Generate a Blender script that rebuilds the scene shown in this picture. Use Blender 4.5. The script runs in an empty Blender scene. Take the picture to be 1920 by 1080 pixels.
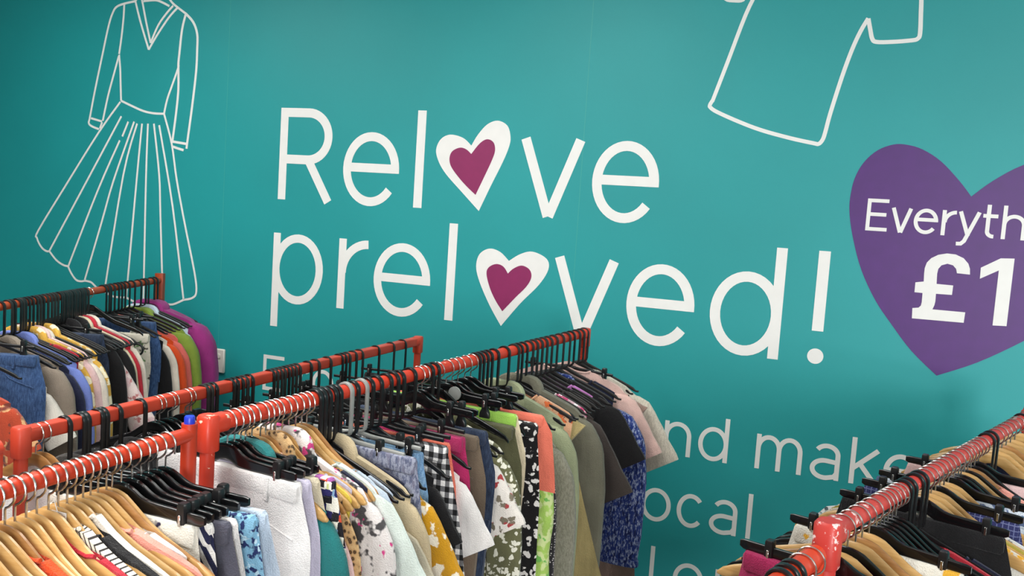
import bpy, math, random
from mathutils import Vector, Matrix
random.seed(7)
C = bpy.context.scene.collection
PI = math.pi

# ------------------------------------------------------------------ camera
FPX, PITCH, ROLL, YAW = 1649.45, math.radians(5.0459), math.radians(3.764), math.radians(20.6358)
EYE = Vector((0, 0, 1.75))
cy, sy, cp, sp = math.cos(YAW), math.sin(YAW), math.cos(PITCH), math.sin(PITCH)
FW = Vector((-sy * cp, cy * cp, -sp))
R0 = Vector((cy, sy, 0))
U0 = R0.cross(FW)
RT = R0 * math.cos(ROLL) + U0 * math.sin(ROLL)
UP = -R0 * math.sin(ROLL) + U0 * math.cos(ROLL)
cam = bpy.data.cameras.new('camera')
cam_o = bpy.data.objects.new('camera', cam)
C.objects.link(cam_o)
cam.sensor_width = 36.0
cam.lens = FPX / 1920 * 36.0
cam.clip_start = 0.02
cam_o.matrix_world = Matrix(((RT.x, UP.x, -FW.x, EYE.x), (RT.y, UP.y, -FW.y, EYE.y), (RT.z, UP.z, -FW.z, EYE.z), (0, 0, 0, 1)))
bpy.context.scene.camera = cam_o
SCL = 1.38                                 # survey units -> metres (survey taken with the wall 2.45 in front of the eye)
SURVEY_Y = 2.45
WALL_Y = SURVEY_Y * SCL
def sc3(p): return Vector((p[0] * SCL, p[1] * SCL, 1.75 + (p[2] - 1.75) * SCL))

def ray(px, py):
    return FW + RT * ((px - 960) / FPX) - UP * ((py - 540) / FPX)
def on_wall(px, py):                       # photo pixel -> (x, z) on the mural wall
    r = ray(px, py); k = SURVEY_Y / r.y
    return (EYE.x + r.x * k, EYE.z + r.z * k)
def px_of(P):
    v = Vector(P) - EYE
    return 960 + FPX * v.dot(RT) / v.dot(FW)

# ------------------------------------------------------------------ world, lights, exposure
sc = bpy.context.scene
sc.view_settings.view_transform = 'Standard'
sc.view_settings.look = 'None'
sc.view_settings.gamma = 1.0
sc.view_settings.use_curve_mapping = False
sc.view_settings.exposure = -0.10
w = bpy.data.worlds.new('world'); sc.world = w; w.use_nodes = True
w.node_tree.nodes['Background'].inputs[0].default_value = (0.95, 0.98, 1.0, 1)
w.node_tree.nodes['Background'].inputs[1].default_value = 0.03

PANELS = [(-3.0, 1.9, 24), (-1.2, 1.9, 15), (2.9, 1.7, 90), (-1.5, -0.3, 34), (-2.2, 0.6, 26), (-1.3, 0.9, 7)]
CEIL = 2.95
for i, (x, y, e) in enumerate(PANELS):
    l = bpy.data.lights.new('ceiling_panel_light', 'AREA')
    l.shape = 'RECTANGLE'; l.size = 0.56; l.size_y = 1.12; l.energy = e; l.color = (1.0, 0.98, 0.955)
    if y < 0: l.spread = math.radians(112)          # spread narrowed so this panel's light misses the lower back wall
    o = bpy.data.objects.new('ceiling_panel_light', l); C.objects.link(o)
    o.location = (x, y, CEIL - 0.03)

l = bpy.data.lights.new('unseen_window_light', 'AREA'); l.shape = 'RECTANGLE'; l.size = 1.6; l.size_y = 1.6; l.energy = 275; l.color = (0.97, 0.99, 1.0)
o = bpy.data.objects.new('unseen_window_light', l); C.objects.link(o)
o.location = (2.5, -3.5, 1.6); o.rotation_euler = (PI / 2, 0, 0)   # added daylight, as from an unseen shop window behind the camera

# ------------------------------------------------------------------ materials
def lin(c):
    f = lambda v: v / 12.92 if v <= 0.04045 else ((v + 0.055) / 1.055) ** 2.4
    return tuple(f(v / 255.0) for v in c) + (1.0,)
MATS = {}
def newmat(name):
    m = bpy.data.materials.new(name); m.use_nodes = True
    nt = m.node_tree
    return m, nt, nt.nodes['Principled BSDF']
def node(nt, t, **kw):
    n = nt.nodes.new(t)
    for k, v in kw.items(): setattr(n, k, v)
    return n
def coords(nt, scale=(1, 1, 1), rot=(0, 0, 0)):
    tc = node(nt, 'ShaderNodeTexCoord'); mp = node(nt, 'ShaderNodeMapping')
    mp.inputs['Scale'].default_value = scale; mp.inputs['Rotation'].default_value = rot
    nt.links.new(tc.outputs['Object'], mp.inputs['Vector'])
    return mp.outputs['Vector']
def noise(nt, vec, scale, detail=3, rough=0.5):
    n = node(nt, 'ShaderNodeTexNoise'); n.inputs['Scale'].default_value = scale
    n.inputs['Detail'].default_value = detail; n.inputs['Roughness'].default_value = rough
    nt.links.new(vec, n.inputs['Vector']); return n.outputs['Fac']
def voro(nt, vec, scale, out='Distance', rand=1.0):
    n = node(nt, 'ShaderNodeTexVoronoi'); n.inputs['Scale'].default_value = scale
    n.inputs['Randomness'].default_value = rand
    nt.links.new(vec, n.inputs['Vector']); return n.outputs[out]
def ramp(nt, fac, stops, const=False):
    r = node(nt, 'ShaderNodeValToRGB')
    if const: r.color_ramp.interpolation = 'CONSTANT'
    els = r.color_ramp.elements
    while len(els) < len(stops): els.new(0.5)
    for e, (p, c) in zip(els, stops): e.position = p; e.color = lin(c) if len(c) == 3 else c
    nt.links.new(fac, r.inputs['Fac']); return r.outputs['Color']
def mixc(nt, fac, a, b):
    m = node(nt, 'ShaderNodeMix', data_type='RGBA')
    for sock, v in ((m.inputs[0], fac), (m.inputs[6], a), (m.inputs[7], b)):
        if isinstance(v, (int, float)): sock.default_value = v
        elif isinstance(v, tuple): sock.default_value = lin(v)
        else: nt.links.new(v, sock)
    return m.outputs[2]
def bump(nt, bs, h, strength=0.3, dist=0.002):
    b = node(nt, 'ShaderNodeBump'); b.inputs['Strength'].default_value = strength; b.inputs['Distance'].default_value = dist
    nt.links.new(h, b.inputs['Height']); nt.links.new(b.outputs['Normal'], bs.inputs['Normal'])
def math_(nt, op, a, b=None):
    m = node(nt, 'ShaderNodeMath', operation=op)
    for s, v in ((m.inputs[0], a), (m.inputs[1], b)):
        if v is None: continue
        if isinstance(v, (int, float)): s.default_value = v
        else: nt.links.new(v, s)
    return m.outputs[0]

def simple(name, col, rough=0.5, metal=0.0, spec=0.5, var=0.0, vscale=20, coat=0.0):
    if name in MATS: return MATS[name]
    m, nt, bs = newmat(name)
    bs.inputs['Base Color'].default_value = lin(col); bs.inputs['Roughness'].default_value = rough
    bs.inputs['Metallic'].default_value = metal; bs.inputs['Specular IOR Level'].default_value = spec
    bs.inputs['Coat Weight'].default_value = coat
    v = coords(nt)
    n = noise(nt, v, vscale)
    d = tuple(int(max(0, c * (1 - var))) for c in col); u = tuple(int(min(255, c * (1 + var * 0.6))) for c in col)
    nt.links.new(ramp(nt, n, [(0.3, d), (0.7, u)]), bs.inputs['Base Color'])
    MATS[name] = m; return m

def fab(name, kind, c1, c2=None, c3=None, s=1.0, rough=0.85, th=0.5):
    """woven or knitted cloth: plain or with a printed pattern"""
    key = 'cloth_' + name
    if key in MATS: return MATS[key]
    m, nt, bs = newmat(key)
    bs.inputs['Roughness'].default_value = rough; bs.inputs['Specular IOR Level'].default_value = 0.25
    bs.inputs['Sheen Weight'].default_value = 0.15
    v = coords(nt)
    wob = noise(nt, v, 9, 4)
    def pl(c):
        return ramp(nt, wob, [(0.25, tuple(int(x * 0.86) for x in c)), (0.75, tuple(min(255, int(x * 1.06)) for x in c))])
    if kind == 'plain': col = pl(c1)
    elif kind == 'denim':
        f = noise(nt, coords(nt, (260, 260, 60)), 1.0, 2)
        col = mixc(nt, ramp(nt, f, [(0.35, (0, 0, 0)), (0.65, (255, 255, 255))]), pl(c1), pl(c2))
        wash = ramp(nt, noise(nt, coords(nt, (14, 14, 4)), 1.0, 3), [(0.5, (0, 0, 0)), (0.72, (150, 150, 150))])
        col = mixc(nt, wash, col, pl(tuple(min(255, int(x * 1.25 + 14)) for x in c2)))
    elif kind == 'marl':
        f = noise(nt, coords(nt, (230 * s, 230 * s, 90 * s)), 1.0, 3, 0.7)
        col = mixc(nt, ramp(nt, f, [(th - 0.06, (0, 0, 0)), (th + 0.06, (255, 255, 255))]), c1, c2)
        if c3: col = mixc(nt, ramp(nt, noise(nt, coords(nt, (160 * s, 160 * s, 60 * s)), 1.0, 2), [(0.56, (0, 0, 0)), (0.62, (255, 255, 255))]), col, c3)
    elif kind == 'check':
        sx = coords(nt)
        sp_ = node(nt, 'ShaderNodeSeparateXYZ'); nt.links.new(sx, sp_.inputs[0])
        xy = math_(nt, 'ADD', sp_.outputs[0], sp_.outputs[1])
        a = math_(nt, 'GREATER_THAN', math_(nt, 'FRACT', math_(nt, 'MULTIPLY', xy, 26 * s)), 0.5)
        b = math_(nt, 'GREATER_THAN', math_(nt, 'FRACT', math_(nt, 'MULTIPLY', sp_.outputs[2], 26 * s)), 0.5)
        h = math_(nt, 'MULTIPLY', math_(nt, 'ADD', a, b), 0.5)
        col = ramp(nt, h, [(0.0, c1), (0.25, c2), (0.75, c3)], True)
    elif kind == 'stripe':
        sx = coords(nt, (1, 1, 1), (0, (c3 or 0), 0))
        sp_ = node(nt, 'ShaderNodeSeparateXYZ'); nt.links.new(sx, sp_.inputs[0])
        a = math_(nt, 'GREATER_THAN', math_(nt, 'FRACT', math_(nt, 'MULTIPLY', sp_.outputs[0], 40 * s)), th)
        col = mixc(nt, a, c1, c2)
    elif kind == 'grid':
        br = node(nt, 'ShaderNodeTexBrick'); br.offset = 0
        nt.links.new(coords(nt, (1, 1, 1), (PI / 2, 0, 0)), br.inputs['Vector'])
        br.inputs['Color1'].default_value = lin(c1); br.inputs['Color2'].default_value = lin(c1); br.inputs['Mortar'].default_value = lin(c2)
        br.inputs['Scale'].default_value = 55 * s; br.inputs['Brick Width'].default_value = 0.6; br.inputs['Row Height'].default_value = 0.6; br.inputs['Mortar Size'].default_value = 0.06
        col = br.outputs['Color']
    elif kind == 'patch':
        n = node(nt, 'ShaderNodeTexVoronoi', distance='CHEBYCHEV'); n.inputs['Scale'].default_value = 34 * s; n.inputs['Randomness'].default_value = 0.45
        nt.links.new(coords(nt, (1.0, 0.5, 1.0)), n.inputs['Vector'])
        sp_ = node(nt, 'ShaderNodeSeparateXYZ'); nt.links.new(n.outputs['Color'], sp_.inputs[0])
        col = ramp(nt, sp_.outputs[0], [(0, (25, 22, 30)), (0.22, (236, 232, 220)), (0.45, (40, 35, 95)), (0.58, (235, 230, 215)), (0.7, (205, 80, 55)), (0.78, (150, 185, 215)), (0.86, (170, 95, 165)), (0.92, (200, 205, 140))], True)
    elif kind == 'floral':                     # scattered blossoms with ragged petals
        warp = node(nt, 'ShaderNodeVectorMath', operation='ADD')
        nz = node(nt, 'ShaderNodeTexNoise'); nz.inputs['Scale'].default_value = 55; nt.links.new(v, nz.inputs['Vector'])
        sc_ = node(nt, 'ShaderNodeVectorMath', operation='SCALE'); sc_.inputs['Scale'].default_value = 0.03
        nt.links.new(nz.outputs['Color'], sc_.inputs[0]); nt.links.new(v, warp.inputs[0]); nt.links.new(sc_.outputs[0], warp.inputs[1])
        d = voro(nt, warp.outputs[0], 24 * s)
        f = ramp(nt, d, [(th - 0.03, (255, 255, 255)), (th + 0.03, (0, 0, 0))])
        pet = c2
        if c3: pet = mixc(nt, ramp(nt, noise(nt, v, 18 * s, 1), [(0.47, (0, 0, 0)), (0.53, (255, 255, 255))]), c2, c3)
        col = mixc(nt, f, pl(c1), pet)
    elif kind == 'leopard':
        d = voro(nt, v, 95 * s)
        ring = ramp(nt, d, [(0.0, (150, 105, 60)), (0.22, (25, 20, 18)), (0.45, (200, 160, 110)), (0.9, (215, 180, 130))])
        col = ring
    elif kind == 'dots':
        d = voro(nt, v, 60 * s, rand=0.6)
        col = mixc(nt, ramp(nt, d, [(th - 0.04, (255, 255, 255)), (th + 0.04, (0, 0, 0))]), pl(c1), c2)
    elif kind == 'blot':
        f = noise(nt, v, 34 * s, 2)
        col = mixc(nt, ramp(nt, f, [(th - 0.03, (0, 0, 0)), (th + 0.03, (255, 255, 255))]), pl(c1), c2)
        if c3: col = mixc(nt, ramp(nt, noise(nt, coords(nt, (1.3, 1.1, 1.2)), 30 * s, 2), [(0.6, (0, 0, 0)), (0.64, (255, 255, 255))]), col, c3)
    if isinstance(col, tuple): bs.inputs['Base Color'].default_value = lin(col)
    else: nt.links.new(col, bs.inputs['Base Color'])
    hh = math_(nt, 'ADD', math_(nt, 'MULTIPLY', noise(nt, v, 420, 2), 0.15), math_(nt, 'MULTIPLY', noise(nt, coords(nt, (30, 30, 11)), 1.0, 3), 0.5))
    hh = math_(nt, 'ADD', hh, math_(nt, 'MULTIPLY', noise(nt, coords(nt, (13, 13, 4), (0.0, 0.35, 0.0)), 1.0, 2), 1.2))
    bump(nt, bs, hh, 0.85, 0.017)
    MATS[key] = m; return m

def wood(name, light, dark):
    if name in MATS: return MATS[name]
    m, nt, bs = newmat(name)
    f = noise(nt, coords(nt, (9, 60, 130)), 1.0, 4, 0.6)
    oi = node(nt, 'ShaderNodeObjectInfo')
    base = ramp(nt, f, [(0.3, dark), (0.7, light)])
    hs = node(nt, 'ShaderNodeHueSaturation')
    nt.links.new(math_(nt, 'ADD', math_(nt, 'MULTIPLY', oi.outputs['Random'], 0.28), 0.86), hs.inputs['Value'])
    nt.links.new(base, hs.inputs['Color']); nt.links.new(hs.outputs['Color'], bs.inputs['Base Color'])
    bs.inputs['Roughness'].default_value = 0.38; bs.inputs['Coat Weight'].default_value = 0.25
    bump(nt, bs, f, 0.08, 0.001)
    MATS[name] = m; return m

def paint(name, col, chip, amount):
    """thick glossy paint on pipe with chipped, rubbed patches"""
    if name in MATS: return MATS[name]
    m, nt, bs = newmat(name)
    v = coords(nt)
    a = noise(nt, v, 38, 5, 0.65); b = noise(nt, v, 7, 2)
    base = ramp(nt, b, [(0.3, tuple(int(x * 0.86) for x in col)), (0.7, col)])
    fac = ramp(nt, a, [(amount, (0, 0, 0)), (amount + 0.03, (255, 255, 255))])
    nt.links.new(mixc(nt, fac, base, chip), bs.inputs['Base Color'])
    bs.inputs['Roughness'].default_value = 0.45; bs.inputs['Coat Weight'].default_value = 0.08
    bump(nt, bs, noise(nt, v, 60, 2), 0.12, 0.002)
    MATS[name] = m; return m

def wall_mat():
    m, nt, bs = newmat('teal_mural_print')
    v = coords(nt)
    f = noise(nt, v, 260, 3); g = noise(nt, v, 1.3, 3)
    c = ramp(nt, g, [(0.3, (14, 144, 146)), (0.7, (18, 153, 155))])
    c = mixc(nt, math_(nt, 'MULTIPLY', f, 0.07), c, (100, 190, 186))
    nt.links.new(c, bs.inputs['Base Color'])
    bs.inputs['Roughness'].default_value = 0.55; bs.inputs['Specular IOR Level'].default_value = 0.55
    bump(nt, bs, f, 0.06, 0.001)
    return m
WALLM = wall_mat()
WHITE = simple('white_vinyl', (236, 235, 231), 0.5, var=0.01)
SEAM = simple('vinyl_seam', (58, 160, 155), 0.5)
PURPLE = simple('purple_vinyl', (80, 33, 114), 0.5, var=0.03)
MAGENTA = simple('magenta_vinyl', (140, 38, 92), 0.5, var=0.03)
BLACKP = simple('black_plastic', (24, 24, 25), 0.34, var=0.2)
BLACKV = simple('matt_black_plastic', (34, 33, 32), 0.5, var=0.2)
BLACKG = simple('gloss_black_plastic', (16, 16, 17), 0.2, var=0.1, coat=0.3)
GREYP = simple('grey_plastic', (150, 152, 148), 0.35, var=0.1)
STEEL = simple('bright_steel', (215, 213, 208), 0.22, metal=1.0)
WOOD = wood('beech_wood', (208, 168, 108), (186, 142, 82))
WOODD = wood('dark_beech_wood', (176, 128, 74), (148, 100, 52))
RED = paint('orange_red_pipe_paint', (214, 62, 28), (226, 190, 176), 0.72)
REDB = paint('scuffed_red_pipe_paint', (212, 60, 34), (232, 214, 190), 0.64)
REDC = paint('red_box_section_paint', (204, 68, 44), (160, 58, 38), 0.72)
REDA = paint('rust_orange_pipe_paint', (176, 72, 34), (120, 50, 28), 0.68)
REDR = paint('glossy_red_wrapped_pipe', (212, 66, 58), (238, 214, 210), 0.60)
FLOORM = simple('grey_vinyl_floor', (120, 118, 114), 0.5, var=0.12, vscale=6)
CEILM = simple('white_ceiling_paint', (232, 232, 228), 0.8, var=0.02)
SOCKW = simple('white_moulded_plastic', (226, 222, 212), 0.35, var=0.03)
DARK = simple('dark_slot', (60, 46, 40), 0.6, var=0.2)
BLUEC = simple('blue_plastic_cap', (38, 62, 200), 0.35, var=0.05)
em, ent, ebs = newmat('lit_diffuser'); ebs.inputs['Emission Color'].default_value = (1, .98, .95, 1); ebs.inputs['Emission Strength'].default_value = 3.0
noise(ent, coords(ent), 5)

# ------------------------------------------------------------------ mesh helpers
class MB:
    def __init__(self): self.v = []; self.f = []
    def add(self, vs, fs):
        b = len(self.v); self.v += [tuple(p) for p in vs]; self.f += [tuple(b + i for i in q) for q in fs]; return self
    def box(self, x0, x1, y0, y1, z0, z1):
        vs = [(x, y, z) for z in (z0, z1) for y in (y0, y1) for x in (x0, x1)]
        return self.add(vs, [(0, 2, 3, 1), (4, 5, 7, 6), (0, 1, 5, 4), (2, 6, 7, 3), (0, 4, 6, 2), (1, 3, 7, 5)])
    def bbox(self, x0, x1, y0, y1, z0, z1, b=0.002):     # box with chamfered edges
        xs = (x0, x0 + b, x1 - b, x1); ys = (y0, y0 + b, y1 - b, y1); zs = (z0, z0 + b, z1 - b, z1)
        loops = []
        for k, ins in ((0, 1), (1, 0), (2, 0), (3, 1)):
            xa, xb = (xs[1], xs[2]) if ins else (xs[0], xs[3]); ya, yb = (ys[1], ys[2]) if ins else (ys[0], ys[3])
            if ins: lp = [(xa, ya), (xb, ya), (xb, ya), (xb, yb), (xb, yb), (xa, yb), (xa, yb), (xa, ya)]
            else: lp = [(xs[1], ya), (xs[2], ya), (xb, ys[1]), (xb, ys[2]), (xs[2], yb), (xs[1], yb), (xa, ys[2]), (xa, ys[1])]
            loops.append([(p[0], p[1], zs[k]) for p in lp])
        return self.loft(loops)
    def loft(self, loops, cap=True):
        n = len(loops[0]); vs = [p for l in loops for p in l]; fs = []
        for i in range(len(loops) - 1):
            for j in range(n):
                k = (j + 1) % n
                fs.append((i * n + j, i * n + k, (i + 1) * n + k, (i + 1) * n + j))
        if cap:
            fs.append(tuple(range(n))[::-1]); fs.append(tuple((len(loops) - 1) * n + j for j in range(n)))
        return self.add(vs, fs)
    def tube(self, path, rad, n=10, flat=None, up=Vector((0, 1, 0)), power=2.0):
        """sweep an ellipse; rad = in-plane half size (number or list), flat = half size along `up` (number, list or None)"""
        P = [Vector(p) for p in path]; loops = []
        for i, p in enumerate(P):
            a = P[max(0, i - 1)]; b = P[min(len(P) - 1, i + 1)]; t = (b - a)
            t = t.normalized() if t.length > 1e-9 else Vector((0, 0, 1))
            u = up - t * up.dot(t)
            u = u.normalized() if u.length > 1e-6 else t.orthogonal().normalized()
            s = t.cross(u)
            r = rad[i] if isinstance(rad, (list, tuple)) else rad
            q = r if flat is None else (flat[i] if isinstance(flat, (list, tuple)) else flat)
            l = []
            for j in range(n):
                an = 2 * PI * (j + 0.5) / n; c, d = math.cos(an), math.sin(an)
                e = 2.0 / power
                c = math.copysign(abs(c) ** e, c); d = math.copysign(abs(d) ** e, d)
                l.append(tuple(p + s * (r * c) + u * (q * d)))
            loops.append(l)
        return self.loft(loops)
    def mesh(self, name, mat, sharp=38, smooth=True):
        m = bpy.data.meshes.new(name); m.from_pydata(self.v, [], self.f); m.update()
        import bmesh
        b = bmesh.new(); b.from_mesh(m); bmesh.ops.remove_doubles(b, verts=b.verts, dist=1e-6)
        bmesh.ops.dissolve_degenerate(b, edges=b.edges, dist=1e-7)
        bmesh.ops.recalc_face_normals(b, faces=b.faces); b.to_mesh(m); b.free()
        if smooth:
            m.polygons.foreach_set('use_smooth', [True] * len(m.polygons)); m.set_sharp_from_angle(angle=math.radians(sharp))
        m.materials.append(mat); m.update(); return m

def link(name, mesh, parent=None, label=None):
    o = bpy.data.objects.new(name, mesh); C.objects.link(o)
    if parent is not None: o.parent = parent
    if label: o['label'] = label
    return o
def empty(name, loc, yaw=0, label=None, cat=None, group=None):
    o = bpy.data.objects.new(name, None); C.objects.link(o); o.empty_display_size = 0.05
    o.location = loc; o.rotation_euler = (0, 0, yaw)
    if label: o['label'] = label
    if cat: o['category'] = cat
    if group: o['group'] = group
    return o
def structure(o): o['kind'] = 'structure'; return o
def crom(pts, sub=5, closed=False):
    P = [Vector(p) for p in pts]; n = len(P); out = []
    rng = n if closed else n - 1
    for i in range(rng):
        if closed: a, b, c, d = P[(i - 1) % n], P[i], P[(i + 1) % n], P[(i + 2) % n]
        else: a, b, c, d = P[max(0, i - 1)], P[i], P[i + 1], P[min(n - 1, i + 2)]
        for k in range(sub):
            t = k / sub
            out.append(0.5 * ((2 * b) + (c - a) * t + (2 * a - 5 * b + 4 * c - d) * t * t + (3 * b - a - 3 * c + d) * t ** 3))
    if not closed: out.append(P[-1])
    return out
def lerp_key(keys, x):
    if x <= keys[0][0]: return keys[0][1]
    for (a, va), (b, vb) in zip(keys, keys[1:]):
        if x <= b: return va + (vb - va) * (x - a) / (b - a)
    return keys[-1][1]

# ------------------------------------------------------------------ the setting
structure(link('floor', MB().box(-6, 5, -4, WALL_Y + 0.1, -0.1, 0).mesh('floor', FLOORM)))
structure(link('ceiling', MB().box(-6, 5, -4, WALL_Y + 0.1, CEIL, CEIL + 0.1).mesh('ceiling', CEILM)))
wall = structure(link('wall_back', MB().box(-6, 5, WALL_Y, WALL_Y + 0.1, 0, CEIL).mesh('wall_back', WALLM)))
for px_, py_ in ((421, 320), (1106, 100)):
    x = on_wall(px_, py_)[0] * SCL
    link('panel_seam', MB().box(x - 0.0012, x + 0.0012, WALL_Y - 0.0006, WALL_Y + 0.002, 0.0, CEIL - 0.001).mesh('panel_seam', SEAM), wall)
structure(link('wall_front', MB().box(-6, 1.7, -3.7, -3.6, 0, CEIL).box(3.3, 5, -3.7, -3.6, 0, CEIL).box(1.7, 3.3, -3.7, -3.6, 0, 0.8).box(1.7, 3.3, -3.7, -3.6, 2.4, CEIL).mesh('wall_front', CEILM)))
wf = MB()
for a, b, c, d in ((1.7, 1.76, 0.8, 2.4), (3.24, 3.3, 0.8, 2.4), (1.76, 3.24, 0.8, 0.86), (1.76, 3.24, 2.34, 2.4), (2.47, 2.53, 0.86, 2.34)): wf.bbox(a, b, -3.68, -3.62, c, d, .004)
structure(link('unseen_window_1', wf.mesh('unseen_window_1', CEILM)))  # unseen window frame, added to go with the daylight lamp
structure(link('baseboard_back', MB().bbox(-6, 5, WALL_Y - 0.015, WALL_Y + 0.002, 0.0, 0.09).mesh('baseboard_back', CEILM)))
for i, (x, y, e) in enumerate(PANELS):
    t = empty('ceiling_light', (x, y, CEIL), 0, 'recessed square-edged white ceiling light panel above the clothes racks', 'light', 'ceiling light panels')
    fr = MB()
    for (a, b, c, d) in ((-.31, -.285, -.59, .59), (.285, .31, -.59, .59), (-.285, .285, -.59, -.565), (-.285, .285, .565, .59)):
        fr.box(a, b, c, d, -0.02, 0.0)
    link('frame', fr.mesh('light_frame', CEILM), t)
    link('diffuser', MB().box(-.285, .285, -.565, .565, -0.008, 0.0).mesh('light_diffuser', em), t)

# ------------------------------------------------------------------ mural lettering
YW = WALL_Y - 0.0012
def ribbon(mb, pts, wd, closed=False, y=YW, th=0.0011):
    P = [Vector((p[0], p[1])) for p in pts]; n = len(P); L = []; Rr = []
    for i in range(n):
        a = P[(i - 1) % n] if (closed or i > 0) else None
        b = P[(i + 1) % n] if (closed or i < n - 1) else None
        d1 = (P[i] - a).normalized() if a is not None and (P[i] - a).length > 1e-9 else None
        d2 = (b - P[i]).normalized() if b is not None and (b - P[i]).length > 1e-9 else None
        d1 = d1 or d2; d2 = d2 or d1
        n1 = Vector((-d1.y, d1.x)); n2 = Vector((-d2.y, d2.x)); nn = (n1 + n2)
        nn = nn.normalized() if nn.length > 1e-6 else n1
        k = 1.0 / max(0.45, nn.dot(n1))
        L.append(P[i] + nn * (wd / 2 * k)); Rr.append(P[i] - nn * (wd / 2 * k))
    vs = []
    for i in range(n):
        vs += [(L[i].x, y, L[i].y), (Rr[i].x, y, Rr[i].y), (Rr[i].x, y + th, Rr[i].y), (L[i].x, y + th, L[i].y)]
    fs = []
    for i in range(n if closed else n - 1):
        a = i * 4; b = ((i + 1) % n) * 4
        for j in range(4):
            k = (j + 1) % 4; fs.append((a + j, a + k, b + k, b + j))
    if not closed: fs += [(0, 1, 2, 3), tuple((n - 1) * 4 + j for j in (3, 2, 1, 0))]
    mb.add(vs, fs)
def fill(mb, pts, y=YW, th=0.0011):
    n = len(pts)
    mb.add([(p[0], y, p[1]) for p in pts] + [(p[0], y + th, p[1]) for p in pts],
           [tuple(range(n)), tuple(range(2 * n - 1, n - 1, -1))] + [(i, (i + 1) % n, n + (i + 1) % n, n + i) for i in range(n)])
def ell(cx, cz, rx, rz, a0, a1, n=28):
    return [(cx + rx * math.cos(math.radians(a0 + (a1 - a0) * i / n)), cz + rz * math.sin(math.radians(a0 + (a1 - a0) * i / n))) for i in range(n + 1)]

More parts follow.
